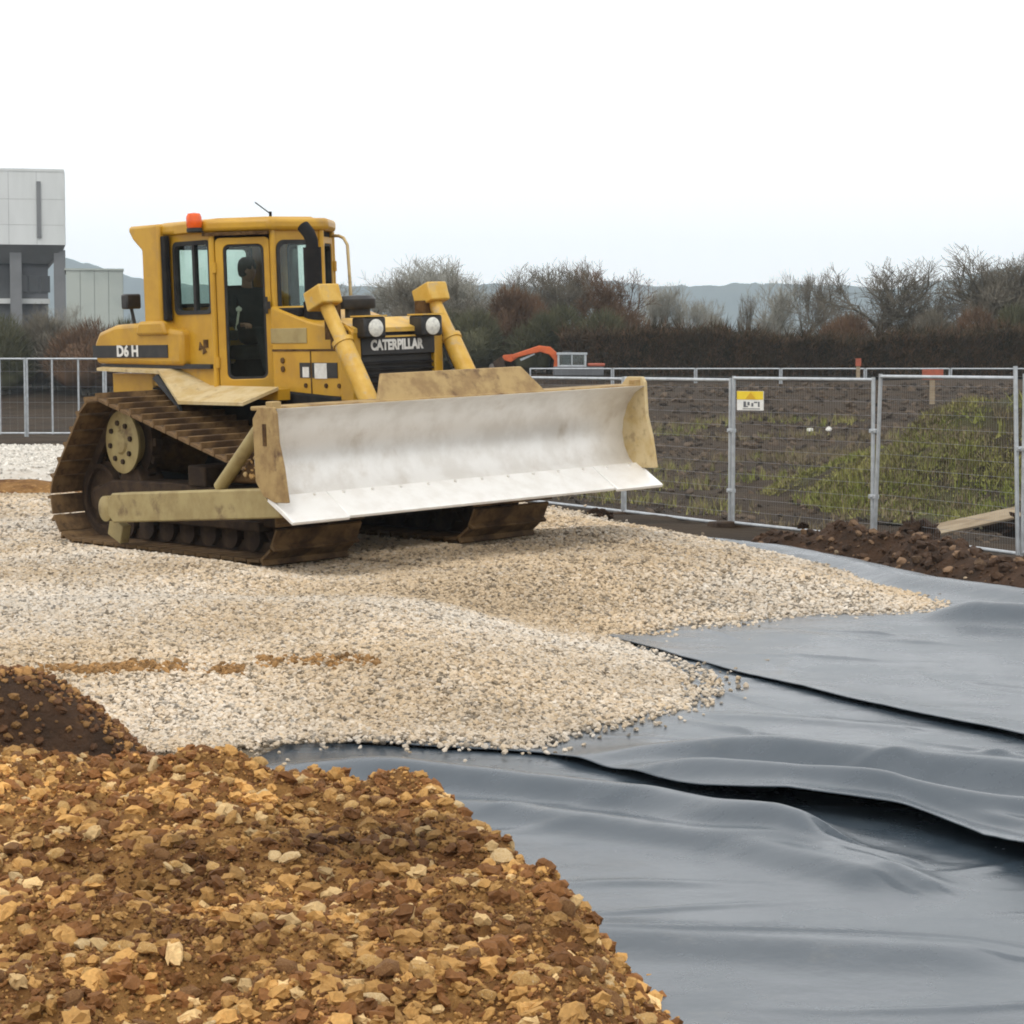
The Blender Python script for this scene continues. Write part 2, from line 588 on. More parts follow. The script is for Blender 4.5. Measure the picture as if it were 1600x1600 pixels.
# ------------------------------------------------------------------ stone scatter (stuff): one point per stone
def scatter(name, pts, s, tint, mat, kind='stuff', parent=None, flat=.7, rough=.55, subdiv=2, nscale=1.1):
    me = bpy.data.meshes.new(name)
    me.vertices.add(len(pts))
    me.vertices.foreach_set('co', np.ascontiguousarray(pts, np.float32).ravel())
    a = me.attributes.new('s', 'FLOAT', 'POINT')
    a.data.foreach_set('value', np.ascontiguousarray(s, np.float32))
    t = me.attributes.new('tint', 'FLOAT_VECTOR', 'POINT')
    t.data.foreach_set('vector', np.ascontiguousarray(tint, np.float32).ravel())
    o = bpy.data.objects.new(name, me)
    col.objects.link(o)
    if parent:
        o.parent = parent
    me.materials.append(mat)
    ng = bpy.data.node_groups.new(name, 'GeometryNodeTree')
    ng.interface.new_socket('Geometry', in_out='INPUT', socket_type='NodeSocketGeometry')
    ng.interface.new_socket('Geometry', in_out='OUTPUT', socket_type='NodeSocketGeometry')
    N, L = ng.nodes.new, ng.links.new
    gi, go = N('NodeGroupInput'), N('NodeGroupOutput')
    join = N('GeometryNodeGeometryToInstance')
    for k in range(4):
        ico = N('GeometryNodeMeshIcoSphere')
        ico.inputs['Radius'].default_value = 1.0
        ico.inputs['Subdivisions'].default_value = subdiv
        nz = N('ShaderNodeTexNoise')
        nz.noise_dimensions = '4D'
        nz.inputs['W'].default_value = 3.1 * k + 1
        nz.inputs['Scale'].default_value = nscale
        nz.inputs['Detail'].default_value = 1.0
        sub = N('ShaderNodeVectorMath')
        sub.operation = 'SUBTRACT'
        sub.inputs[1].default_value = (.5, .5, .5)
        mul = N('ShaderNodeVectorMath')
        mul.operation = 'SCALE'
        mul.inputs['Scale'].default_value = rough * 3.2
        sp = N('GeometryNodeSetPosition')
        tr = N('GeometryNodeTransform')
        tr.inputs['Scale'].default_value = (1.25 - .2 * (k % 2), .85 + .12 * k, flat)
        sm = N('GeometryNodeSetMaterial')
        sm.inputs['Material'].default_value = mat
        L(nz.outputs['Color'], sub.inputs[0])
        L(sub.outputs[0], mul.inputs[0])
        L(ico.outputs['Mesh'], sp.inputs['Geometry'])
        L(mul.outputs[0], sp.inputs['Offset'])
        L(sp.outputs[0], tr.inputs['Geometry'])
        L(tr.outputs[0], sm.inputs['Geometry'])
        L(sm.outputs[0], join.inputs[0])
    iop = N('GeometryNodeInstanceOnPoints')
    iop.inputs['Pick Instance'].default_value = True
    rv = N('FunctionNodeRandomValue')
    rv.data_type = 'INT'
    rv.inputs['Min'].default_value = 0
    rv.inputs['Max'].default_value = 3
    rr = N('FunctionNodeRandomValue')
    rr.data_type = 'FLOAT_VECTOR'
    rr.inputs['Min'].default_value = (-.7, -.7, 0)
    rr.inputs['Max'].default_value = (.7, .7, 6.283)
    na = N('GeometryNodeInputNamedAttribute')
    na.data_type = 'FLOAT'
    na.inputs['Name'].default_value = 's'
    L(gi.outputs[0], iop.inputs['Points'])
    L(join.outputs[0], iop.inputs['Instance'])
    L([q for q in rv.outputs if q.enabled][0] if False else rv.outputs[2], iop.inputs['Instance Index'])
    e2r = N('FunctionNodeEulerToRotation')
    L(rr.outputs[0], e2r.inputs[0])
    L(e2r.outputs[0], iop.inputs['Rotation'])
    L(na.outputs[0], iop.inputs['Scale'])
    L(iop.outputs[0], go.inputs[0])
    md = o.modifiers.new('scatter', 'NODES')
    md.node_group = ng
    if kind:
        o['kind'] = kind
    return o


def stone_mesh(name, seed, subdiv=2, rough=.35, scale=(1, .8, .65)):
    bm = bmesh.new()
    bmesh.ops.create_icosphere(bm, subdivisions=subdiv, radius=1)
    r_ = random.Random(seed)
    planes = [(Vector((r_.gauss(0, 1), r_.gauss(0, 1), r_.gauss(0, 1))).normalized(), r_.uniform(.55, .9)) for _ in range(7)]
    for v in bm.verts:
        for n, d in planes:
            k = v.co.dot(n)
            if k > d:
                v.co -= n * (k - d)
        v.co *= 1 + r_.uniform(-rough, rough) * .2
        v.co = Vector((v.co.x * scale[0], v.co.y * scale[1], v.co.z * scale[2]))
    me = bpy.data.meshes.new(name)
    bm.to_mesh(me)
    bm.free()
    return me


# ================================================================== SETTING
MZ = -.38                                   # level of the grey sheets
DOZ = np.array([-1.85, 21.5])               # bulldozer, on the stone bed
YAW, ROLL = R(40.5), R(2.2)
D_F = np.array([math.sin(YAW), -math.cos(YAW)])
D_L = np.array([math.cos(YAW), math.sin(YAW)])


def wpt(lst, z):
    return [tuple(atz(u, v, z)[:2]) for u, v in lst]


# ---- ground sheet to the horizon
def ground_z(x, y):
    z = -.47 + .05 * fbm(x * .5, y * .5, 3) + np.where(y > 29, .22 * fbm(x * .35, y * .9, 9) + .10 * fbm(x * 1.3, y * 1.8, 4), 0)
    # ditch just behind the temporary fence on the right, low bank of soil farther on
    fx = (x - 2.9) + (y - 29.8) * .5
    side = sstep(.8, 4, fx)
    z = z - .35 * side * sstep(26, 30, y) * (1 - sstep(33, 40, y))
    z = z + 1.5 * sstep(46, 80, y) * (1 - sstep(84, 91, y)) * sstep(-9, 3, x) * (.95 + .5 * fbm(x * .08, y * .08, 21))
    z = z + 1.7 * sstep(93, 108, y)
    return z


gx = np.concatenate([-np.geomspace(2900, 45, 24), np.arange(-42, 42.1, .42), np.geomspace(45, 2900, 24)])
gy = np.concatenate([[-400, -150, -60, -25, -10], np.arange(-4, 72, .42), np.concatenate([np.arange(72.5, 112, .8), np.geomspace(113, 2900, 30)])])
GX, GY = np.meshgrid(gx, gy)
ground = grid_mesh('ground', GX, GY, ground_z(GX, GY), M['ground'])
tag(ground, kind='structure')

# ---- stone bed
GP = wpt([(215, 1165), (350, 1164), (440, 1150), (560, 1148), (700, 1152), (830, 1158), (900, 1132), (1000, 1117), (1075, 1095), (1085, 1070),
          (1060, 1043), (1000, 1012), (955, 992), (1000, 987), (1060, 975), (1150, 970), (1280, 958), (1400, 955), (1475, 946), (1420, 922), (1380, 905), (1300, 880),
          (1200, 860), (1120, 851), (1040, 836), (980, 822), (900, 800)], MZ + .03)
GP += [(-.6, 34.5), (-3, 34), (-6, 31.5), (-12, 31), (-26, 30), (-26, 8), (-8, 9.5), (-3.2, 11.9)]
GP = np.array(GP)


def gravel_z(x, y):
    sh = np.shape(x)
    P = np.stack([np.ravel(x), np.ravel(y)], 1)
    d = sdist(P, GP) + .16 * fbm(P[:, 0] * 2.2, P[:, 1] * 2.2, 41)
    z = MZ - .05 + .065 * sstep(-.06, .10, d) + .355 * sstep(-.02, 2.1, d) ** .9 + .07 * fbm(P[:, 0] * .7, P[:, 1] * .7, 5) + .03 * fbm(P[:, 0] * 3, P[:, 1] * 3, 6)
    far_in = sstep(.6, 2.0, d)
    z = z + far_in * (.05 * np.exp(-((P[:, 1] - 15.7 - .08 * P[:, 0]) / .45) ** 2) - .05 * np.exp(-((P[:, 1] - 17.3 - .12 * P[:, 0]) / .5) ** 2) - .035 * np.exp(-((P[:, 1] - 14.3 - .05 * P[:, 0]) / .3) ** 2))
    q = P - DOZ
    lx, ly = q @ D_F, q @ D_L
    w = (1 - sstep(2.4, 4.2, np.abs(lx + .3))) * (1 - sstep(1.7, 2.6, np.abs(ly)))
    zp = math.tan(ROLL) * np.clip(ly, -1.9, 1.9) - .012 - .02 * (np.abs(np.abs(ly) - 1.11) < .5)
    z = z * (1 - w) + zp * w
    # ridge of stone pushed up beside the near track and churned piles right of the far track
    z = z + .07 * np.exp(-((ly + 2.3) / .45) ** 2) * (1 - sstep(1.5, 3.5, np.abs(lx)))
    z = z + .10 * np.exp(-(((lx - 1.9) / .6) ** 2 + ((ly - 2.2) / .7) ** 2))
    return z.reshape(sh), d.reshape(sh)


bx_, by_ = np.arange(-26, 6.0, .09), np.arange(8, 35, .09)
bx_ = bx_[(bx_ > -9)]
BX, BY = np.meshgrid(bx_, by_)
BZ, BD = gravel_z(BX, BY)
gb = grid_mesh('stone_bed', BX, BY, BZ, M['gravel_base'], keep=BD > -.02)
tag(gb, kind='structure')
# coarse continuation of the bed outside the picture on the left
cx_, cy_ = np.arange(-26.5, -8.8, .5), np.arange(8, 33, .5)
CX, CY = np.meshgrid(cx_, cy_)
CZ, CD = gravel_z(CX, CY)
tag(grid_mesh('stone_bed_margin', CX, CY, CZ - .01, M['gravel_base'], keep=CD > 0), kind='structure')

# individual stones of the bed (far too many to count)
n = 580000
py = 11 + (35 - 11) * rng.random(n) ** 1.5
px = (rng.random(n) * 2 - 1) * (py * .25 + .6)
keep = rng.random(n) < np.clip((15.5 / py) ** 1.1, .25, 1)
px, py = px[keep], py[keep]
z, d = gravel_z(px, py)
edge_p = np.clip(.5 + (d + .02) / .22, 0, 1)
keep = (d > 0) & (rng.random(len(d)) < np.maximum(edge_p, 0)) | ((d > -.16) & (rng.random(len(d)) < .12)) | ((d > -.34) & (rng.random(len(d)) < .012)) | ((d > -.9) & (rng.random(len(d)) < .0005))
px, py, z, d = px[keep], py[keep], z[keep], d[keep]
z = np.where(d < .03, MZ + .012, z)
s = (.0086 + .0098 * rng.random(len(px)) ** 1.6) * np.clip(py / 16, 1, 1.7)
lowf = fbm(px * .45, py * .45, 70, 4)
streak = fbm(px * .25 + 5, py * 1.1, 77, 3)
warm = np.clip(.42 + 1.15 * lowf + .9 * streak + .25 * sstep(15, 19, py) + rng.normal(0, .22, len(px)), 0, 1)
cream, tan_ = np.array([.70, .635, .545]), np.array([.56, .43, .28])
tint = .93 * (cream * (1 - warm[:, None]) + tan_ * warm[:, None])
dark = rng.random(len(px))
damp = 1 + .55 * fbm(px * .6 + 9, py * .8, 177, 4, .6)
tint = tint * damp[:, None] * np.where(dark < .2, rng.uniform(.28, .6, len(px)), rng.uniform(.82, 1.08, len(px)))[:, None]
scatter('loose_gravel', np.stack([px, py, z + s * .35], 1), s, tint, M['stone'], flat=.72)
print('gravel stones', len(px))

# ---- pale crushed stone heap and second bed at the far left
hx, hy = np.meshgrid(np.arange(-16, -4.5, .2), np.arange(34, 50, .2))
hz = -.42 + .42 * sstep(0, 1.6, sdist(np.stack([hx.ravel(), hy.ravel()], 1), np.array([(-16, 35.5), (-7.2, 35.6), (-5.6, 37.5), (-5.4, 41), (-7.5, 46.5), (-16, 48)])).reshape(hx.shape)) + .25 * fbm(hx * .4, hy * .4, 12) + .06 * fbm(hx * 2, hy * 2, 13)
tag(grid_mesh('pale_stone_bed', hx, hy, hz, M['pale_stone'], keep=hz > -.36), kind='structure')
n = 15000
i_, j_ = rng.integers(0, hx.shape[0], n), rng.integers(0, hx.shape[1], n)
k = hz[i_, j_] > -.34
i_, j_ = i_[k], j_[k]
s = .012 + .022 * rng.random(len(i_)) ** 2
scatter('pale_gravel', np.stack([hx[i_, j_] + rng.uniform(-.1, .1, len(i_)), hy[i_, j_] + rng.uniform(-.1, .1, len(i_)), hz[i_, j_] + .01], 1), s, np.array([.74, .70, .63]) * rng.uniform(.6, 1.1, len(i_))[:, None], M['stone'])


# ---- grey geotextile sheets, each one lapped over the next nearer one
def resample(pts, n):
    pts = np.array(pts, float)
    L = np.concatenate([[0], np.cumsum(np.hypot(*np.diff(pts, axis=0).T))])
    t = np.linspace(0, L[-1], n)
    out = np.stack([np.interp(t, L, pts[:, 0]), np.interp(t, L, pts[:, 1])], 1)
    for _ in range(6):
        out[1:-1] = (out[:-2] + 2 * out[1:-1] + out[2:]) / 4
    return out


def ridge(X, Y, line, h, w, fade=.8, skew=.0):
    P = np.stack([X.ravel(), Y.ravel()], 1)
    ln = np.array(wpt(line, MZ + h))
    a, b = ln[0], ln[-1]
    best = np.full(len(P), 1e9)
    sgn = np.zeros(len(P))
    for p, q in zip(ln[:-1], ln[1:]):
        dd = q - p
        t = np.clip(((P - p) @ dd) / (dd @ dd), 0, 1)
        e = P - (p + t[:, None] * dd)
        dist = np.hypot(*e.T)
        m = dist < best
        best = np.where(m, dist, best)
        sgn = np.where(m, np.sign(dd[0] * e[:, 1] - dd[1] * e[:, 0]), sgn)
    along = ((P - a) @ (b - a)) / np.linalg.norm(b - a)
    Lt = np.linalg.norm(b - a)
    wv = np.where(sgn > 0, w * (1 + skew), w * (1 - skew))     # sgn > 0: the side away from the camera
    return (h * np.exp(-(best / wv) ** 2) * sstep(-fade * .3, fade, along) * (1 - sstep(Lt - fade * .2, Lt + fade, along))).reshape(X.shape)


L0 = [(-3.2, 5.2), (0, 5.0), (4.5, 4.6)]
L1 = wpt([(480, 1152), (700, 1168), (850, 1178), (960, 1205), (1080, 1236), (1150, 1250), (1300, 1272), (1400, 1286), (1525, 1322), (1600, 1350), (1850, 1440), (2050, 1520)], MZ)
L2 = wpt([(700, 945), (912, 988), (1060, 1031), (1240, 1077), (1400, 1117), (1600, 1160), (1850, 1212), (2050, 1255)], MZ)
L3 = wpt([(950, 824), (1110, 842), (1200, 851), (1300, 874), (1400, 902), (1500, 916), (1600, 926), (1800, 948), (2000, 975)], MZ)
shift_back = lambda L, k: [(x + .12 * k, y + k) for x, y in L]


def sheet(name, A, B, nu, nv, zoff, label, lift, ridges):
    nu, nv = int(nu * 1.5), int(nv * 1.5)
    a, b = resample(A, nu), resample(B, nu)
    t = np.linspace(0, 1, nv)[:, None, None]
    G = a[None] * (1 - t) + b[None] * t
    X, Y = G[..., 0], G[..., 1]
    Z = np.full(X.shape, zoff) + .018 * fbm(X * .8, Y * 1.6, 33) + .007 * fbm(X * 3, Y * 4, 34)
    for r_ in ridges:
        Z = Z + ridge(X, Y, *r_)
    # small creases running roughly along the sheet
    g = random.Random(len(label))
    for _ in range(26):
        q = G[g.randrange(nv), g.randrange(nu)]
        an = math.atan2(a[-1, 1] - a[0, 1], a[-1, 0] - a[0, 0]) + g.gauss(0, .35)
        ln_ = g.uniform(.25, .9)
        e = np.array([math.cos(an), math.sin(an)])
        al = (X - q[0]) * e[0] + (Y - q[1]) * e[1]
        ac = -(X - q[0]) * e[1] + (Y - q[1]) * e[0] + .05 * np.sin(al * 3 + g.random() * 6)
        Z = Z + g.uniform(.006, .020) * np.exp(-(ac / g.uniform(.025, .06)) ** 2) * np.exp(-(al / ln_) ** 2)
    if lift is not None:
        u = np.linspace(0, 1, nu)[None, :]
        dfront = np.hypot(X - a[None, :, 0], Y - a[None, :, 1])
        lf = np.interp(u, *zip(*lift))
        Z = Z + lf * np.exp(-(dfront / .42) ** 2)
        # the free edge wanders a little
        wob = .05 * fbm(u * 9, u * 0 + 3, 51, 3) * np.exp(-(dfront / .3) ** 2)
        Y = Y + wob
    o = grid_mesh(name, X, Y, Z, M['membrane'])
    sd = o.modifiers.new('thickness', 'SOLIDIFY')
    sd.thickness, sd.offset = .006, 1.0
    return tag(o, label, 'geotextile', 'grey geotextile sheets on the ground')


sheet('geotextile_sheet', L0, shift_back(L1, .55), 200, 220, MZ - .022, 'nearest grey geotextile sheet, beside the ochre rubble in the foreground', None, [
    ([(420, 1160), (560, 1172), (830, 1203), (1000, 1222), (1250, 1268)], .12, .2, .8, .25),
    ([(600, 1225), (900, 1262), (1150, 1296), (1350, 1345)], .07, .18, .7, .2),
    ([(1020, 1268), (1200, 1292), (1400, 1330)], .04, .10, .5, .2),
    ([(1100, 1300), (1280, 1320), (1450, 1370)], .03, .09, .5, .2),
    ([(500, 1420), (900, 1440), (1500, 1470)], .05, .22, .8, .2)])
sheet('geotextile_sheet', L1, shift_back(L2, .4), 220, 200, MZ, 'middle grey geotextile sheet with a wide black gap under its lifted near edge',
      [(0, 0), (.32, .0), (.42, .04), (.50, .10), (.60, .10), (.68, .06), (.76, .11), (.85, .13), (1, .12)], [
    ([(900, 1142), (1000, 1140), (1150, 1146), (1400, 1170), (1600, 1190), (1800, 1215)], .16, .24, 1.1, .25),
    ([(960, 1176), (1050, 1184), (1200, 1205), (1400, 1228), (1620, 1250), (1800, 1280)], .10, .16, .6, .25),
    ([(1050, 1112), (1200, 1120), (1400, 1135)], .02, .12, .6, .2),
    ([(1250, 1230), (1450, 1262), (1650, 1296)], .03, .10, .5, .2)])
sheet('geotextile_sheet', L2, L3, 220, 200, MZ + .012, 'farthest grey geotextile sheet, running back to the temporary fence',
      [(0, .006), (.2, .012), (.35, .018), (.5, .012), (.6, .02), (.75, .03), (1, .04)], [
    ([(1440, 936), (1520, 940), (1620, 946), (1850, 962)], .17, .34, .5, .3),
    ([(1100, 843), (1200, 852), (1300, 872), (1420, 900), (1600, 924), (1800, 945)], .10, .35, .6, .2),
    ([(1150, 985), (1300, 1000), (1450, 1004)], .012, .3, .6, .1)])

# ---- ochre rubble plateau in the foreground
RP = wpt([(250, 1168), (330, 1172), (400, 1172), (480, 1196), (560, 1204), (640, 1212), (740, 1232), (800, 1262), (850, 1300), (900, 1332), (960, 1400), (1010, 1500), (1050, 1600), (1100, 1750)], .03)
RP = np.array(list(RP) + [(0.4, 4.0), (-4.8, 4.0), (-4.8, 9.9), (-2.4, 9.9)])


def rubble_z(x, y):
    sh = np.shape(x)
    P = np.stack([np.ravel(x), np.ravel(y)], 1)
    d = sdist(P, RP)
    z = MZ - .06 + .47 * sstep(-.30, .28, d) + (.24 * fbm(P[:, 0] * 1.6, P[:, 1] * 1.6, 61) + .15 * fbm(P[:, 0] * 5, P[:, 1] * 5, 62) + .075 * np.abs(fbm(P[:, 0] * 14, P[:, 1] * 14, 63, 3, .6))) * sstep(-.2, .2, d)
    return z.reshape(sh), d.reshape(sh)


rx, ry = np.meshgrid(np.arange(-4.0, 1.2, .022), np.arange(4, 10.6, .022))
rz, rd = rubble_z(rx, ry)
rub = grid_mesh('rubble_heap', rx, ry, rz, M['rubble_soil'], keep=rd > -.29)
tag(rub, 'heap of ochre rubble and subsoil in the left foreground', 'rubble')
# stones that can be picked out, then the small stuff between them
stone_mats = [pmat('ochre_stone', (.52, .32, .11), (.38, .20, .06), 9, .9, c3=(.60, .46, .27), scale3=6, lo3=.55, hi3=.7, bump=.6, bscale=30, bdist=.01),
              pmat('pale_buff_stone', (.62, .46, .25), (.52, .34, .14), 9, .9, bump=.6, bscale=30, bdist=.01),
              pmat('brown_clod', (.24, .11, .036), (.36, .19, .068), 9, .95, bump=.8, bscale=30, bdist=.02)]
s_meshes = []
for k in range(9):
    me = stone_mesh('stone', 100 + k, 2, .5, (1, random.uniform(.6, .95), random.uniform(.45, .75)))
    me.materials.append(stone_mats[[0, 1, 0, 2, 0, 2, 1, 0, 2][k]])
    s_meshes.append(me)
cnt = 0
while cnt < 290:
    y = random.uniform(5.6, 10.2)
    x = random.uniform(-.245 * y, .12 * y)
    zz, dd = rubble_z(np.array([x]), np.array([y]))
    if dd[0] < -.1:
        continue
    r_ = random.choice([.022, .026, .03, .034, .04, .048]) * (1.15 if dd[0] < .15 else 1)
    o = bpy.data.objects.new('stone', random.choice(s_meshes))
    col.objects.link(o)
    o.location = (x, y, float(zz[0]) + r_ * .25)
    o.rotation_euler = (random.uniform(-.5, .5), random.uniform(-.5, .5), random.uniform(0, 6.3))
    o.scale = (r_, r_, r_)
    o.parent = rub
    cnt += 1
n = 21000
py = rng.uniform(4.3, 10.4, n)
px = rng.uniform(-1, 1, n) * (py * .26 + .2)
z, d = rubble_z(px, py)
k = (d > -.26) & (rng.random(n) < np.where(d < 0, .6, 1))
px, py, z, d = px[k], py[k], z[k], d[k]
s = .004 + .030 * rng.random(len(px)) ** 3.0
pick = rng.random(len(px))
base = np.where((pick < .45)[:, None], np.array([.46, .255, .08]), np.where((pick < .52)[:, None], np.array([.60, .41, .19]), np.array([.19, .082, .025])))
patch = np.clip(.95 + 2.2 * fbm(px * 1.2, py * 1.2, 81), .35, 1.35)
scatter('small_rubble', np.stack([px, py, z + s * .3], 1), s, base * (patch * rng.uniform(.75, 1.2, len(px)))[:, None], M['clod'], parent=rub, flat=.72, rough=.64, nscale=1.35)

n = 90000
py = rng.uniform(4.3, 10.4, n)
px = rng.uniform(-1, 1, n) * (py * .26 + .2)
z, d = rubble_z(px, py)
k = (d > -.27)
px, py, z = px[k], py[k], z[k]
s = .0025 + .0065 * rng.random(len(px)) ** 2
pick = rng.random(len(px))
base = np.where((pick < .35)[:, None], np.array([.40, .22, .07]), np.array([.20, .09, .028]))
patch = np.clip(.95 + 2.2 * fbm(px * 1.2, py * 1.2, 81), .35, 1.35)
scatter('soil_crumbs', np.stack([px, py, z + s * .4], 1), s, base * (patch * rng.uniform(.7, 1.3, len(px)))[:, None], M['clod'], parent=rub, flat=.9)

# dark soil heap behind the rubble at the left edge
hc, hr = np.array([-3.4, 11.3]), np.array([1.75, .8])


def heap_z(x, y):
    q = np.hypot((x - hc[0]) / hr[0], (y - hc[1]) / hr[1])
    return MZ - .06 + .58 * (1 - sstep(.55, 1.05, q)) + .10 * fbm(x * 3, y * 3, 91) * (1 - sstep(.8, 1.1, q)), q


hx, hy = np.meshgrid(np.arange(-5.2, -1.4, .04), np.arange(10.2, 12.3, .04))
hz, hq = heap_z(hx, hy)
heap = grid_mesh('soil_heap', hx, hy, hz, M['dark_soil'], keep=hq < 1.06)
tag(heap, 'dark brown soil heap behind the ochre rubble at the left edge', 'soil heap')
n = 5000
px, py = rng.uniform(-4.2, -1.5, n), rng.uniform(10.4, 12.2, n)
z, q = heap_z(px, py)
k = (q < 1.12) & ((rng.random(n) < .35) | (py > 11.1))
px, py, z = px[k], py[k], z[k]
s = .008 + .018 * rng.random(len(px)) ** 2
t_ = np.where((rng.random(len(px)) < .5)[:, None], np.array([.30, .16, .055]), np.array([.13, .06, .024])) * np.where(py > 11.15, 1.15, .7)[:, None] * rng.uniform(.7, 1.2, len(px))[:, None]
scatter('soil_clods', np.stack([px, py, z + s * .3], 1), s, t_, M['clod'], parent=heap, flat=.8)

# streak of soil clods spilt along the stone bed
n = 900
a_ = rng.random(n)
uu = 60 + 320 * a_
vv = 1047 + 3.5 * rng.normal(0, 1, n) + 3 * np.sin(a_ * 9)
k = rng.random(n) < np.clip(.25 + 1.6 * vnoise(a_ * 12, a_ * 0, 5) - .35, 0, 1)
u2 = 400 + 190 * rng.random(120)
v2 = 1036 + 4 * rng.normal(0, 1, 120)
uu, vv = np.concatenate([uu[k], u2]), np.concatenate([vv[k], v2])
z = np.full(len(uu), -.05)
for _ in range(6):
    P = np.array([atz(u, v, w) for u, v, w in zip(uu, vv, z)])
    z = .5 * z + .5 * gravel_z(P[:, 0], P[:, 1])[0]
s = .010 + .014 * rng.random(len(P)) ** 2
t_ = np.array([.30, .165, .06]) * rng.uniform(.5, 1.25, len(P))[:, None]
# brown soil strip between the two stone beds at the far left
qx, qy = np.meshgrid(np.arange(-14, -4.4, .14), np.arange(30.2, 36.2, .14))
qz = -.5 + .52 * np.exp(-((qy - 32.6 - .5 * fbm(qx * .4, qx * 0, 201)) / 1.3) ** 2) * (1 - sstep(-6.2, -4.6, qx)) + .14 * fbm(qx * 1.2, qy * 1.2, 202) + .05 * fbm(qx * 4, qy * 4, 203)
tag(grid_mesh('soil_strip', qx, qy, qz, M['rubble_soil'], keep=qz > -.46), kind='structure')
tag(scatter('spilt_soil', np.stack([P[:, 0], P[:, 1], z + .014], 1), s, t_, M['clod'], flat=.8), 'streak of brown soil crumbs spilt across the pale gravel', 'soil')


# ================================================================== BULLDOZER (local: x forward, y left, z up)
doz = empty('bulldozer', (DOZ[0], DOZ[1], 0.0), (ROLL, 0, -R(90) + YAW))
tag(doz, 'yellow crawler bulldozer with raised pale steel blade on the gravel', 'bulldozer')
I4 = Matrix.Identity(4)

# ---- crawler tracks
circ = [((-1.98, .43), .385), ((1.17, .43), .385), ((-1.42, 1.0), .425)]


def hull_path(off=0.0):
    pts = []
    segs = []
    for i in range(3):
        (c1, r1), (c2, r2) = circ[i], circ[(i + 1) % 3]
        r1, r2 = r1 + off, r2 + off
        d = Vector((c2[0] - c1[0], c2[1] - c1[1]))
        D = d.length
        d /= D
        pr = Vector((d.y, -d.x))
        k = (r1 - r2) / D
        nrm = d * k + pr * math.sqrt(1 - k * k)
        segs.append((Vector(c1) + nrm * r1, Vector(c2) + nrm * r2, nrm))
    out = []
    for i in range(3):
        p, q, nrm = segs[i]
        m = max(2, int((q - p).length / .03))
        for j in range(m):
            out.append(p.lerp(q, j / m))
        nn = segs[(i + 1) % 3][2]
        c, r = Vector(circ[(i + 1) % 3][0]), circ[(i + 1) % 3][1] + off
        a0, a1 = math.atan2(nrm.y, nrm.x), math.atan2(nn.y, nn.x)
        while a1 < a0:
            a1 += 2 * math.pi
        m = max(3, int((a1 - a0) * r / .03))
        for j in range(m):
            t = a0 + (a1 - a0) * j / m
            out.append(c + Vector((math.cos(t), math.sin(t))) * r)
    return out


HP = hull_path()
HL = [0.0]
for i in range(len(HP)):
    HL.append(HL[-1] + (HP[(i + 1) % len(HP)] - HP[i]).length)
TOT = HL[-1]


def along(s):
    s %= TOT
    i = max(0, np.searchsorted(HL, s) - 1)
    p, q = HP[i], HP[(i + 1) % len(HP)]
    t = (s - HL[i]) / max(1e-9, HL[i + 1] - HL[i])
    d = (q - p).normalized()
    return p.lerp(q, t), d


NS = 44
pitch = TOT / NS
sh = MB()
sh.bb(-pitch * .46, pitch * .46, -.457, .457, -.012, .014)
sh.prism([(-pitch * .46, .014), (-pitch * .46 + .035, .014), (-pitch * .46 + .026, .062), (-pitch * .46 + .004, .062)], -.457, .457)
shoe0 = sh.build('track_shoe', M['shoe'])
shoe_me = shoe0.data
bpy.data.objects.remove(shoe0)

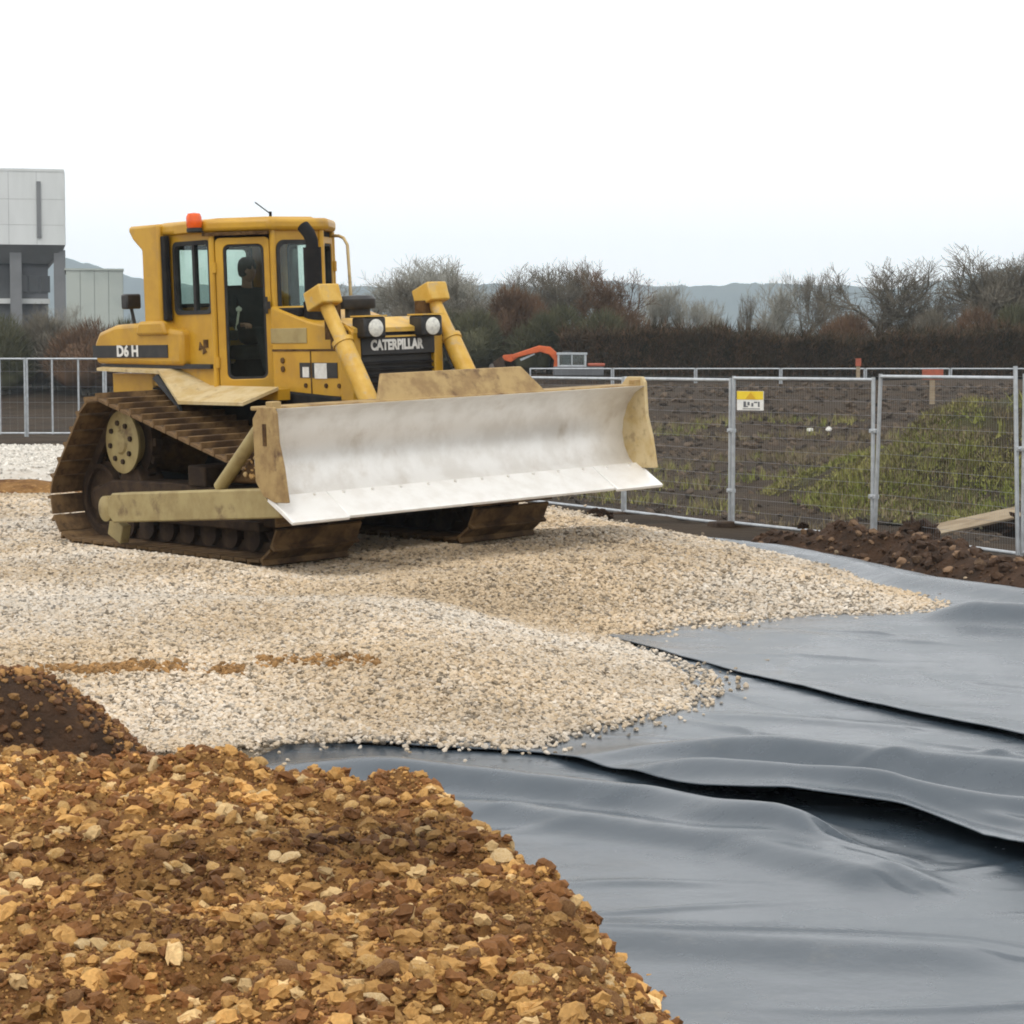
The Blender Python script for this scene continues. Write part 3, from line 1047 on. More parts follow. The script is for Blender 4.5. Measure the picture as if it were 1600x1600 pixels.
idl = MB().lathe([(.06, -.16), (.12, -.15), (.13, -.09), (.27, -.075), (.30, -.12), (.335, -.12), (.335, -.05), (.36, -.05), (.36, .05), (.335, .05), (.335, .12), (.30, .12), (.27, .075), (.13, .09), (.12, .15), (.06, .16)], (0, 0, 0), 'y', 32)
rol = MB().lathe([(.05, -.17), (.13, -.165), (.13, -.12), (.10, -.11), (.10, .11), (.13, .12), (.13, .165), (.05, .17)], (0, 0, 0), 'y', 20)
spr = MB().lathe([(.26, -.055), (.345, -.05), (.345, .05), (.26, .055)], (0, 0, 0), 'y', 48)
for k in range(13):
    a = 2 * math.pi * k / 13
    spr.box((.355 * math.cos(a), 0, .355 * math.sin(a)), (.075, .085, .075), Matrix.Rotation(-a, 3, 'Y'))
for sgn in (-1, 1):
    yc = 1.11 * sgn
    tf = MB()
    tf.prism([(-1.98, .30), (1.15, .30), (1.2, .42), (1.0, .60), (-.6, .64), (-1.7, .62), (-2.05, .5)], yc - .17, yc + .17)
    tf.prism([(-1.6, .60), (-1.15, .60), (-1.28, .78), (-1.5, .78)], yc - .13, yc + .13)
    tf.bb(-1.1, .95, yc - .23, yc + .23, .26, .35)
    frame = tf.build('track_frame', M['iron'], doz, bevel=.015)
    for j in range(NS):
        p, d = along((j + .35) * pitch)
        o = bpy.data.objects.new('track_shoe', shoe_me)
        col.objects.link(o)
        o.parent = frame
        nx, nz = d.y, -d.x                       # outward normal in xz
        o.matrix_local = Matrix(((d.x, 0, nx, p.x), (0, -1, 0, yc), (d.y, 0, nz, p.y), (0, 0, 0, 1))) @ Euler((0, random.uniform(-.02, .02), 0)).to_matrix().to_4x4()
    ch = MB()
    ip, op = hull_path(-.115), hull_path(-.016)
    nA, nB = len(ip), len(op)
    for yo in (-.085, .085):
        # two chains of links
        m = 300
        sA = [ip[int(k * nA / m)] for k in range(m)]
        sB = [op[int(k * nB / m)] for k in range(m)]
        vs = []
        for k in range(m):
            for (pp, y_) in ((sA[k], yc + yo - .03), (sA[k], yc + yo + .03), (sB[k], yc + yo + .03), (sB[k], yc + yo - .03)):
                vs.append((pp.x, y_, pp.y))
        fs = []
        for k in range(m):
            b0, b1 = 4 * k, 4 * ((k + 1) % m)
            for e in range(4):
                fs.append((b0 + e, b0 + (e + 1) % 4, b1 + (e + 1) % 4, b1 + e))
        ch.add(vs, fs)
    ch.build('track_chain', M['iron'], frame)
    for c in circ[:2]:
        o = idl.build('idler_wheel', M['iron'], frame, smooth=True)
        o.location = (c[0][0], yc, c[0][1])
    for k in range(7):
        o = rol.build('track_roller', M['iron'], frame, smooth=True)
        o.location = (-1.42 + .36 * k, yc, .205)
    o = spr.build('sprocket', M['iron'], frame, smooth=True)
    o.location = (-1.42, yc, 1.0)
    hub = MB().lathe([(.22, .0), (.22, .13 * sgn), (.30, .15 * sgn), (.305, .18 * sgn), (.27, .19 * sgn), (.12, .195 * sgn), (.10, .215 * sgn), (.0, .22 * sgn)], (-1.42, yc, 1.0), 'y', 40)
    hub = hub.build('final_drive_hub', M['arm'], doz, smooth=True)
    for k in range(8):
        a = 2 * math.pi * k / 8 + .2
        MB().tube((-1.42 + .19 * math.cos(a), yc + .18 * sgn, 1.0 + .19 * math.sin(a)), (-1.42 + .19 * math.cos(a), yc + .215 * sgn, 1.0 + .19 * math.sin(a)), .026, n=6).build('hub_bolt', M['iron'], hub)
    # final drive housing between hub and hull
    MB().lathe([(.30, -.05 * sgn), (.32, -.3 * sgn), (.36, -.55 * sgn), (.36, -.7 * sgn)], (-1.42, yc, 1.0), 'y', 28).build('final_drive_housing', M['mud'], doz, smooth=True)

# ---- hull
hl = MB()
hl.prism([(-2.2, .34), (1.25, .32), (1.34, .55), (1.3, 1.42), (-.2, 1.5), (-2.3, 1.5), (-2.35, .95)], -.52, .52)
hl.build('main_frame', M['matblack'], doz, bevel=.02)  # black here paints the deep shade between the tracks into the hull
MB().bb(-.25, .05, -1.3, 1.3, .62, .82).build('equaliser_bar', M['iron'], doz, bevel=.02)

# ---- fenders: a flat rear deck, a sloping leaf and a lower step below the door
for sgn in (-1, 1):
    fd = MB()
    outline = [(-2.62, .84, 1.70), (-1.36, .88, 1.675), (-.68, 1.10, 1.40), (.42, 1.10, 1.40)]
    inner = [(-2.62, 1.715), (-1.30, 1.70), (-.72, 1.53), (.42, 1.525)]
    vs = []
    for (xo, yo, zo), (xi, zi) in zip(outline, inner):
        vs += [(xi, sgn * .70, zi), (xo, sgn * yo, zo), (xo, sgn * yo, zo - .03), (xi, sgn * .70, zi - .03)]
    fs = []
    for k in range(3):
        b0, b1 = 4 * k, 4 * (k + 1)
        for e in range(4):
            fs.append((b0 + e, b0 + (e + 1) % 4, b1 + (e + 1) % 4, b1 + e))
    fs += [(0, 1, 2, 3), (12, 13, 14, 15)]
    fd.add(vs, fs)
    fnd = fd.build('fender', M['dusty'], doz)
    fv = [(-1.40, sgn * .885, 1.64), (-.68, sgn * 1.10, 1.368), (-.66, sgn * 1.09, 1.30), (-1.50, sgn * .87, 1.60)]
    MB().add(fv + [(x, y - sgn * .03, z) for x, y, z in fv], [(0, 1, 2, 3), (7, 6, 5, 4), (0, 4, 5, 1), (1, 5, 6, 2), (2, 6, 7, 3), (3, 7, 4, 0)]).build('fender_edge_band', M['rubber'], fnd)  # dark band along the fender's sloping outer edge
    MB().prism([(-2.55, 1.44), (.40, 1.40), (.40, 1.50), (-.72, 1.51), (-1.2, 1.63), (-2.55, 1.64)], sgn * .56, sgn * .695).build('sill_panel', M['yellow'], doz)

# ---- fuel tank
tk = MB()
for y0, y1 in ((-.80, .80),):
    tk.prism([(-2.70, 1.74), (-1.06, 1.72), (-1.06, 2.06), (-1.32, 2.09), (-1.42, 2.16), (-2.30, 2.13), (-2.62, 2.06), (-2.72, 1.95)], y0, y1)
tank = tk.build('fuel_tank', M['yellow'], doz, bevel=.045, seg=3)
MB().bb(-2.735, -1.30, -.808, -.795, 1.80, 1.925).build('decal_band', M['black'], tank)
MB().bb(-2.745, -2.722, -.78, .78, 1.80, 1.925).build('decal_band', M['black'], tank)
Mdec = Matrix.Translation((-2.05, -.8095, 1.862)) @ Matrix.Rotation(R(90), 4, 'X')
text_mesh('lettering', 'D6 H', .15, M['white_print'], tank, Mdec, .001, .006, 1.25)
MB().bb(-2.68, -.62, -.76, -.70, 1.69, 1.735).build('tank_gap', M['black'], doz)
MB().tube((-2.1, -.35, 2.12), (-2.1, -.35, 2.2), .07, n=16).build('filler_cap', M['black'], tank, smooth=True)
MB().box((-2.48, .0, 2.12), (.10, .5, .12)).build('lifting_bar', M['yellow'], tank, bevel=.01)

MB().tube((-.86, -.70, 1.90), (-.86, -.709, 1.90), .05, n=3).tube((-.77, -.70, 1.93), (-.77, -.709, 1.93), .055, n=4).tube((-.80, -.70, 1.86), (-.80, -.7085, 1.86), .045, n=3).build('side_emblem', M['mud'], doz)
# ---- cab
ZB, ZT = 1.50, 2.985
PA, PB, PC = (-1.78, -.70), (-.60, -.70), (-.20, -.28)


def facet(p0, p1):
    """matrix: x runs from p0 to p1, z up, -y is outside"""
    d = Vector((p1[0] - p0[0], p1[1] - p0[1], 0))
    L = d.length
    d.normalize()
    n_in = Vector((-d.y, d.x, 0))
    return Matrix(((d.x, n_in.x, 0, p0[0]), (d.y, n_in.y, 0, p0[1]), (0, 0, 1, 0), (0, 0, 0, 1))), L


def window(Mx, x0, x1, z0, z1, r, parent, name='window_gasket', mullion=None):
    g = MB().ring(Mx, x0 + .022, x1 - .022, z0 + .022, z1 - .022, r * .8, x0 - .018, x1 + .018, z0 - .018, z1 + .018, r, -.008, .052).build(name, M['rubber'], parent)
    MB().add([Mx @ Vector(v) for v in ((x0 + .01, .024, z0 + .01), (x1 - .01, .024, z0 + .01), (x1 - .01, .024, z1 - .01), (x0 + .01, .024, z1 - .01),
                                      (x0 + .01, .030, z0 + .01), (x1 - .01, .030, z0 + .01), (x1 - .01, .030, z1 - .01), (x0 + .01, .030, z1 - .01))],
             [(0, 1, 2, 3), (7, 6, 5, 4), (0, 4, 5, 1), (1, 5, 6, 2), (2, 6, 7, 3), (3, 7, 4, 0)]).build('window_pane', M['glass'], g)
    if mullion:
        for mx in mullion:
            MB().add([Mx @ Vector((mx + a, b, c)) for a in (-.022, .022) for b in (.004, .05) for c in (z0 + .015, z1 - .015)],
                     [(0, 1, 3, 2), (4, 6, 7, 5), (0, 4, 5, 1), (2, 3, 7, 6), (0, 2, 6, 4), (1, 5, 7, 3)]).build('window_bar', M['rubber'], g)
    return g


def mirror(p):
    return (p[0], -p[1])


# right side wall with the sliding window, left wall the same
for (a, b, flip) in ((PA, PB, False), (mirror(PB), mirror(PA), True)):
    Mx, L = facet(a, b)
    w0, w1 = (.50, 1.13) if not flip else (L - 1.13, L - .50)
    wall = MB().ring(Mx, w0, w1, 2.23, 2.90, .07, 0, L, ZB, ZT, 0, 0, .05).build('cab_wall', M['yellow'], doz)
    window(Mx, w0, w1, 2.23, 2.90, .07, wall, mullion=[(w0 + w1) / 2 + (.02 if not flip else -.02)])
# doors on the chamfered corners
for (a, b, flip) in ((PB, PC, False), (mirror(PC), mirror(PB), True)):
    Mx, L = facet(a, b)
    jm = MB().ring(Mx, .035, L - .035, ZB - .04, ZT - .06, .03, 0, L, ZB - .1, ZT, 0, .012, .05).build('door_frame', M['matblack'], doz)  # frame coloured black to paint a shaded gap round the door
    door = MB().ring(Mx, .105, L - .085, 1.585, 2.865, .06, .03, L - .03, ZB - .045, ZT - .055, .05, -.018, .03).build('cab_door', M['yellow'], doz, bevel=.006)
    window(Mx, .105, L - .085, 1.585, 2.865, .06, door)
    hx_ = L - .07 if not flip else .07
    MB().tube(Mx @ Vector((hx_, -.06, 2.20)), Mx @ Vector((hx_, -.06, 2.36)), .014, n=8).box(Mx @ Vector((hx_, -.035, 2.28)), (.05, .05, .07)).build('door_handle', M['black'], door)
    for zz in (1.75, 2.65):
        MB().tube(Mx @ Vector((.02 if not flip else L - .02, -.03, zz - .05)), Mx @ Vector((.02 if not flip else L - .02, -.03, zz + .05)), .02, n=8).build('door_hinge', M['yellow'], door)
# windscreen and rear wall
Mx, L = facet(PC, mirror(PC))
ws = MB().ring(Mx, .055, L - .055, 2.20, 2.88, .09, 0, L, 1.9, ZT, 0, 0, .05).build('windscreen_frame', M['yellow'], doz)
window(Mx, .055, L - .055, 2.20, 2.88, .09, ws, 'windscreen_gasket')
Mx, L = facet(mirror(PA), PA)
rw = MB().ring(Mx, .2, L - .2, 2.30, 2.88, .06, 0, L, ZB, ZT, 0, 0, .05).build('cab_rear_wall', M['yellow'], doz)
window(Mx, .2, L - .2, 2.30, 2.88, .06, rw)
MB().prismz([PA, PB, PC, mirror(PC), mirror(PB), mirror(PA)], ZB - .02, ZB + .02).build('cab_floor', M['matblack'], doz)
# raised rib between wall and door, and a belt moulding under the side windows
for sgn in (-1, 1):
    MB().tube((-.60, sgn * .705, ZB), (-.60, sgn * .705, ZT), .03, n=10).build('cab_pillar', M['yellow'], doz, smooth=True)
    MB().tube((-.195, sgn * .285, 1.85), (-.195, sgn * .285, ZT), .028, n=10).build('cab_pillar', M['yellow'], doz, smooth=True)
# roof
rp = [(-1.86, -.74), (-.62, -.78), (-.14, -.34), (-.14, .34), (-.62, .78), (-1.86, .74)]
roof = MB().prismz(rp, ZT, ZT + .12).build('cab_roof', M['yellow'], doz, bevel=.04, seg=3)
rp2 = [(-1.7, -.55), (-.68, -.58), (-.3, -.26), (-.3, .26), (-.68, .58), (-1.7, .55)]
MB().prismz(rp2, ZT + .12, ZT + .138).build('roof_panel', M['yellow_pale'], roof, bevel=.01)
MB().bb(-1.1, -.66, -.80, -.775, ZT + .01, ZT + .085).build('roof_bracket', M['yellow'], roof)
MB().prismz([(-.66, -.77), (-.60, -.775), (-.16, -.36), (-.19, -.32)], ZT - .035, ZT - .002).build('drip_rail', M['mud'], roof)
# rollover posts, flared under the roof
for sgn in (-1, 1):
    MB().prism([(-1.72, 2.02), (-1.40, 2.02), (-1.40, 3.10), (-1.95, 3.10), (-1.95, 3.04), (-1.88, 2.96), (-1.72, 2.85)], sgn * .80, sgn * .60).build('rollover_post', M['yellow'], doz, bevel=.05, seg=3)
    MB().prism([(-1.85, 2.02), (-1.28, 2.02), (-1.34, 2.16), (-1.78, 2.16)], sgn * .84, sgn * .58).build('post_foot', M['yellow'], doz, bevel=.03)
MB().bb(-1.95, -1.75, -.6, .6, 2.97, 3.09).build('rollover_crossbar', M['yellow'], doz, bevel=.04)
for sgn in (-1, 1):
    MB().bb(-1.38, -1.30, sgn * .76 - .03, sgn * .76 + .03, 2.16, 2.98).build('rain_gutter', M['matblack'], doz, bevel=.01)
# beacon, antenna, work light
bc = MB().lathe([(.06, 2.985), (.075, 2.995), (.075, 3.025), (.06, 3.03)], (-.66, -.85, 0), 'z', 20).build('beacon_base', M['rubber'], doz, smooth=True)
MB().lathe([(.066, 3.03), (.074, 3.05), (.074, 3.13), (.058, 3.165), (.0, 3.175)], (-.66, -.85, 0), 'z', 24).build('beacon_lens', M['orange_lens'], bc, smooth=True)
MB().bb(-.68, -.64, -.86, -.76, 2.985, 3.0).build('beacon_arm', M['black'], bc)
MB().tube((-.33, -.2, 3.15), (-.58, -.2, 3.27), .006, n=6).tube((-.33, -.2, 3.12), (-.33, -.2, 3.17), .014, n=8).build('antenna', M['matblack'], doz)
wl = MB().box((-2.02, -.76, 2.36), (.12, .17, .15)).build('work_light', M['black'], doz, bevel=.02)
MB().tube((-2.02, -.76, 2.29), (-2.0, -.74, 2.13), .018, n=8).build('light_stalk', M['black'], wl)
MB().lathe([(.06, -2.085), (.06, -2.095), (0, -2.097)], (0, -.76, 2.36), 'x', 16).build('light_lens', M['lens'], wl)

# cab inside: seat, console, levers
st = MB().box((-1.05, 0, 1.83), (.52, .52, .14)).build('operator_seat', M['seat'], doz, bevel=.04)
MB().box((-1.30, 0, 2.18), (.14, .50, .62), Matrix.Rotation(R(-8), 3, 'Y')).build('seat_back', M['seat'], st, bevel=.05)
MB().box((-1.05, 0, 1.65), (.36, .36, .26)).build('seat_base', M['matblack'], st)
for sgn in (-1, 1):
    MB().box((-1.0, sgn * .36, 2.0), (.42, .11, .10)).box((-1.05, sgn * .38, 1.75), (.3, .1, .44)).build('arm_console', M['seat'], doz, bevel=.02)
cs = MB().box((-.40, 0, 1.95), (.16, .46, .56)).build('dash_console', M['matblack'], doz, bevel=.03)
MB().tube((-.80, -.33, 2.05), (-.74, -.33, 2.24), .012, n=8).lathe([(.0, 2.22), (.028, 2.235), (.03, 2.26), (0, 2.285)], (-.74, -.33, 0), 'z', 12).build('control_lever', M['lens'], doz)

# ---- hood
hd = MB()
hd.prism([(.02, 1.42), (1.16, 1.42), (1.16, 2.04), (.62, 2.12), (.02, 2.27)], -.485, .485)
hood = hd.build('engine_hood', M['yellow'], doz, bevel=.02)
MB().bb(.02, .60, -.492, -.47, 1.92, 2.06).build('side_vent', M['arm'], hood, bevel=.004)
MB().bb(.03, 1.15, -.4905, -.48, 1.845, 1.865).build('hood_seam', M['mud'], hood)
MB().bb(.64, .655, -.4905, -.48, 1.42, 1.85).build('hood_seam', M['mud'], hood)
# small stickers on the engine side
MB().bb(.47, .64, -.491, -.48, 1.60, 1.74).build('decal', M['black'], hood)
MB().bb(.52, .62, -.494, -.485, 1.605, 1.70).build('decal', M['white_print'], hood)
MB().bb(.665, 1.06, -.491, -.48, 1.60, 1.74).build('decal', M['black'], hood)
MB().bb(.71, .90, -.494, -.485, 1.595, 1.735).build('decal', M['white_print'], hood)
for zz in (1.68, 1.76):
    MB().tube((.20, -.48, zz), (.20, -.498, zz), .028, n=14).build('panel_latch', M['mud'], hood)
for xx in (.56, .88, 1.08):
    MB().tube((xx, -.48, 1.53), (xx, -.498, 1.53), .022, n=12).build('panel_latch', M['mud'], hood)
MB().tube((.74, 0, 2.0), (.74, 0, 2.25), .12, n=20).lathe([(.16, 2.22), (.17, 2.24), (.17, 2.31), (.14, 2.34), (0, 2.35)], (.74, 0, 0), 'z', 20).build('pre_cleaner', M['black'], doz, smooth=True)
ex = MB()
ex.tube((.50, -.32, 2.05), (.50, -.32, 2.30), .10, n=18)
ex.tube((.50, -.32, 2.30), (.50, -.32, 2.80), .085, n=18)
ex.path([(.50, -.32, 2.75), (.50, -.32, 2.86), (.47, -.33, 2.93), (.41, -.35, 3.0)], .06, 14)
ex.build('exhaust_stack', M['matblack'], doz, smooth=True)
MB().bb(.06, .45, -.46, -.1, 2.15, 2.25).build('engine_cover', M['matblack'], doz, bevel=.02)

# ---- radiator guard with grille and name plate
rg = MB()
for sgn in (-1, 1):
    rg.prism([(1.14, .80), (1.34, .80), (1.34, 2.02), (1.24, 2.08), (1.14, 2.08)], sgn * .52, sgn * .42)
rg.bb(1.14, 1.34, -.42, .42, .80, .95)
guard = rg.build('radiator_guard', M['yellow'], doz, bevel=.012)
MB().add([(1.06, -.5, 2.14), (1.06, .5, 2.14), (1.345, .5, 2.045), (1.345, -.5, 2.045), (1.06, -.5, 2.10), (1.06, .5, 2.10), (1.345, .5, 2.005), (1.345, -.5, 2.005)],
         [(0, 1, 2, 3), (7, 6, 5, 4), (0, 4, 5, 1), (1, 5, 6, 2), (2, 6, 7, 3), (3, 7, 4, 0)]).build('nose_plate', M['yellow_pale'], guard)
MB().bb(1.22, 1.29, -.42, .42, .95, 2.01).build('grille_core', M['black'], guard)
for k in range(14):
    z0 = 1.0 + .056 * k
    if z0 < 1.80:
        MB().box((1.305, 0, z0), (.05, .83, .012), Matrix.Rotation(R(25), 3, 'Y')).build('grille_bar', M['black'], guard)
MB().bb(1.30, 1.345, -.42, .42, 1.80, 1.975).build('name_panel', M['black'], guard, bevel=.006)
MB().bb(1.345, 1.352, -.30, .34, 1.957, 1.972).build('trim_strip', M['yellow_pale'], guard)
Mt = Matrix.Translation((1.3465, -.02, 1.885)) @ Matrix(((0, 0, 1, 0), (1, 0, 0, 0), (0, 1, 0, 0), (0, 0, 0, 1)))
text_mesh('lettering', 'CATERPILLAR', .125, M['white_print'], guard, Mt, .002, .006, .78)
for yy in (-.34, .31):
    hb = MB().box((1.36, yy, 2.05), (.20, .24, .19)).build('headlight', M['black'], doz, bevel=.02)
    MB().lathe([(.08, 1.455), (.08, 1.468), (.066, 1.476), (0, 1.484)], (0, yy, 2.045), 'x', 24).build('headlight_lens', M['lens'], hb, smooth=True)
    MB().bb(1.25, 1.47, yy - .125, yy + .125, 2.147, 2.16).build('headlight_hood', M['yellow_pale'], hb)

# ---- lift cylinders and their brackets on the guard
for sgn in (-1, 1):
    y = .62 * sgn
    top, mid, low, pin = Vector((1.05, y, 2.34)), Vector((1.33, y, 1.94)), Vector((1.73, y, 1.36)), Vector((1.98, y, 1.0))
    ang = math.atan2(low.x - top.x, top.z - low.z)
    Rb = Matrix.Rotation(-ang * .55, 3, 'Y')
    br = MB().box((1.06, y, 2.33), (.26, .23, .18), Rb).build('cylinder_bracket', M['yellow_pale'], doz, bevel=.015)
    MB().prism([(1.0, 1.95), (1.12, 1.95), (1.12, 2.28), (1.0, 2.28)], y - .15 * sgn, y - .05 * sgn).build('bracket_post', M['mud'], br)
    MB().box((1.22, y - .08 * sgn, 1.95), (.14, .16, .16)).build('trunnion', M['mud'], br)
    cyl = MB().tube(mid, low, .088, n=20).tube(mid, mid + (low - mid) * .06, .10, n=20).build('lift_cylinder', M['yellow_pale'], doz, smooth=True)
    MB().tube(top, mid, .066, n=18).build('cylinder_sleeve', M['yellow_pale'], cyl, smooth=True)
    MB().tube(low, pin, .04, n=14).build('cylinder_rod', M['galv'], cyl, smooth=True)
    MB().path([top + Vector((-.03, -sgn * .07, -.10)), mid + Vector((-.08, -sgn * .09, .05)), mid.lerp(low, .5) + Vector((-.09, -sgn * .07, .0))], .014, 8).build('hydraulic_hose', M['rubber'], cyl, smooth=True)

# ---- push arms, braces
for sgn in (-1, 1):
    pa = MB()
    pa.prism([(-.62, .31), (1.80, .475), (2.12, .50), (2.12, .70), (1.80, .73), (-.62, .585), (-.70, .52), (-.70, .38)], sgn * 1.72, sgn * 1.90)
    arm = pa.build('push_arm', M['arm'], doz, bevel=.015)
    MB().lathe([(.10, 1.60 * sgn), (.12, 1.64 * sgn), (.12, 1.87 * sgn), (.07, 1.89 * sgn), (0, 1.895 * sgn)], (-.80, 0, .43), 'y', 24).build('trunnion_cap', M['arm'], arm, smooth=True)
    MB().box((-.98, sgn * 1.62, .20), (.24, .10, .18), Matrix.Rotation(R(20), 3, 'Y')).build('guard_plate', M['arm'], arm, bevel=.01)
    MB().tube((-.80, sgn * 1.2, .43), (-.80, sgn * 1.66, .43), .08, n=14).build('trunnion_shaft', M['iron'], arm, smooth=True)
    MB().tube((.98, sgn * 1.74, .70), (1.62, sgn * 1.74, 1.22), .062, n=16).tube((1.62, sgn * 1.74, 1.22), (2.02, sgn * 1.74, 1.36), .05, n=14).build('blade_brace', M['arm'], doz, smooth=True)
# mud and small stones caked behind the blade
cake = MB()
cake.prism([(.85, .73), (1.20, .82), (1.55, 1.08), (1.98, 1.20), (2.02, .76)], -1.70, -1.30)
cake.build('caked_mud', M['mud'], doz, bevel=.05, seg=2)
r_ = random.Random(5)
for k in range(26):
    t = r_.random()
    o = bpy.data.objects.new('caked_stone', s_meshes[r_.choice([0, 1, 2, 4])])
    col.objects.link(o)
    o.parent = doz
    o.location = (1.35 + .6 * t, -1.72 + r_.uniform(-.02, .02), .80 + r_.uniform(0, .30) * (.4 + t))
    sc = r_.uniform(.012, .03)
    o.scale = (sc, sc, sc)
    o.rotation_euler = (r_.random() * 3, r_.random() * 3, r_.random() * 3)

# ---- blade: concave mouldboard, cutting edge, end plates, spill plate
BW = 2.08
prof = [(2.40, 1.425), (2.275, 1.365), (2.165, 1.255), (2.10, 1.11), (2.08, .98), (2.105, .86), (2.165, .75), (2.245, .675)]
bl = MB()
ny = 24
vs, fs = [], []
for off in (0, -.05):
    for j in range(ny + 1):
        y = -BW + 2 * BW * j / ny
        for (x, z) in prof:
            vs.append((x + off, y, z))
m = len(prof)
for s_ in range(2):
    b0 = s_ * (ny + 1) * m
    for j in range(ny):
        for k in range(m - 1):
            q = (b0 + j * m + k, b0 + j * m + k + 1, b0 + (j + 1) * m + k + 1, b0 + (j + 1) * m + k)
            fs.append(q)
b1 = (ny + 1) * m
for j in range(ny):
    fs.append((j * m, (j + 1) * m, b1 + (j + 1) * m, b1 + j * m))
    fs.append((j * m + m - 1, (j + 1) * m + m - 1, b1 + (j + 1) * m + m - 1, b1 + j * m + m - 1))
bl.add(vs, fs)
blade = bl.build('blade', M['blade'], doz, smooth=True, angle=50)
# cutting edge in three lengths with a row of bolts
for y0, y1 in ((-BW - .02, -1.52), (-1.515, 1.515), (1.52, BW + .02)):
    k = .03 if abs(y0) > 1.515 or abs(y1) > 1.53 else 0
    vs = [(2.252, y0, .705), (2.252, y1, .705), (2.56 + k, y1, .515 - .3 * k), (2.56 + k, y0, .515 - .3 * k), (2.225, y0, .66), (2.225, y1, .66), (2.545 + k, y1, .488 - .3 * k), (2.545 + k, y0, .488 - .3 * k)]
    ce = MB().add(vs, [(0, 1, 2, 3), (7, 6, 5, 4), (0, 4, 5, 1), (1, 5, 6, 2), (2, 6, 7, 3), (3, 7, 4, 0)]).build('cutting_edge', M['edge'], blade, bevel=.006)
    nb = max(2, int((y1 - y0) / .28))
    for q in range(nb):
        yy = y0 + (y1 - y0) * (q + .5) / nb
        MB().tube((2.287, yy, .683), (2.295, yy, .700), .013, n=8).build('edge_bolt', M['blade'], ce)
for sgn in (-1, 1):
    y0, y1 = sgn * (BW - .01), sgn * (BW + .03)
    tp = 1.44 if sgn < 0 else 1.51
    bk = .02 if sgn < 0 else 0
    MB().prism([(2.05 + bk, tp - .10), (2.16 + bk * .6, tp), (2.36, tp), (2.395, tp - .05), (2.41, 1.15), (2.47, .95), (2.52, .66), (2.34, .655), (2.18 + bk * .5, .70), (2.06 + bk, .82)], y0, y1).build('end_plate', M['tan'] if sgn < 0 else M['dusty'], blade, bevel=.008)
    MB().bb(2.22, 2.27, sgn * (BW + .022), sgn * (BW + .036), 1.12, 1.30).build('wear_slot', M['mud'], blade)
    MB().box((2.30, sgn * (BW - .03), 1.44), (.09, .10, .09)).build('corner_gusset', M['tan'], blade, bevel=.01)
MB().bb(2.0, 2.34, -BW, BW, 1.405, 1.44).bb(1.88, 2.045, -1.9, 1.9, .78, .96).bb(1.92, 2.05, -1.9, 1.9, 1.18, 1.32).build('back_beam', M['tan'], blade, bevel=.01)
MB().add([(2.31, -.98, 1.43), (2.31, .92, 1.43), (2.16, .76, 1.66), (2.16, -.82, 1.66), (2.27, -.98, 1.42), (2.27, .92, 1.42), (2.12, .76, 1.66), (2.12, -.82, 1.66)],
         [(0, 1, 2, 3), (7, 6, 5, 4), (0, 4, 5, 1), (1, 5, 6, 2), (2, 6, 7, 3), (3, 7, 4, 0)]).build('spill_plate', M['tan'], blade, bevel=.008)
for yy in (-.6, 0, .6):
    MB().prism([(2.13, 1.42), (2.0, 1.42), (2.11, 1.63)], yy - .015, yy + .015).build('spill_gusset', M['tan'], blade)

# ---- grab rail on the far side of the cab
MB().path([(-.60, .70, 2.95), (-.50, .72, 2.945), (-.42, .72, 2.92), (-.36, .72, 2.85), (-.34, .72, 2.5), (-.33, .72, 2.2), (-.33, .72, 1.6), (-.4, .70, 1.55)], .016, 10).build('grab_rail', M['dusty'], doz, smooth=True)


# ---- the operator, seated in the cab
def skin_body(name, joints, edges, mat, parent, levels=2):
    me = bpy.data.meshes.new(name)
    me.from_pydata([j[:3] for j in joints], edges, [])
    o = bpy.data.objects.new(name, me)
    col.objects.link(o)
    sk = o.modifiers.new('skin', 'SKIN')
    sk.use_smooth_shade = True
    if not me.skin_vertices:
        bpy.context.view_layer.objects.active = o
    for i, j in enumerate(joints):
        sv = me.skin_vertices[0].data[i]
        sv.radius = (j[3], j[4] if len(j) > 4 else j[3])
        sv.use_root = (i == 0)
    sb = o.modifiers.new('subsurf', 'SUBSURF')
    sb.levels = sb.render_levels = levels
    dg = bpy.context.evaluated_depsgraph_get()
    m2 = bpy.data.meshes.new_from_object(o.evaluated_get(dg))
    bpy.data.objects.remove(o)
    m2.name = name
    m2.materials.clear()
    m2.materials.append(mat)
    m2.polygons.foreach_set('use_smooth', [True] * len(m2.polygons))
    q = bpy.data.objects.new(name, m2)
    col.objects.link(q)
    if parent:
        q.parent = parent
    return q


bpy.context.view_layer.update()
W = doz.matrix_world.copy()
per = empty('person')
per.matrix_world = W @ Matrix.Translation((-1.07, 0, 1.90))
tag(per, 'operator in dark work clothes sitting in the bulldozer cab, seen through the door', 'person')
J = [(0, 0, .09, .15, .17), (-.03, 0, .30, .14, .17), (-.03, 0, .48, .13, .19), (-.01, 0, .56, .07, .08),          # pelvis, waist, chest, neck base
     (-.02, -.19, .50, .07), (.08, -.26, .25, .05), (.28, -.30, .18, .042), (.34, -.31, .19, .035),               # right arm
     (-.02, .19, .50, .07), (.08, .26, .25, .05), (.28, .30, .18, .042), (.34, .31, .19, .035),
     (.10, -.10, .08, .09), (.46, -.15, .12, .075), (.52, -.15, -.22, .055), (.62, -.15, -.29, .045),
     (.10, .10, .08, .09), (.46, .15, .12, .075), (.52, .15, -.22, .055), (.62, .15, -.29, .045)]
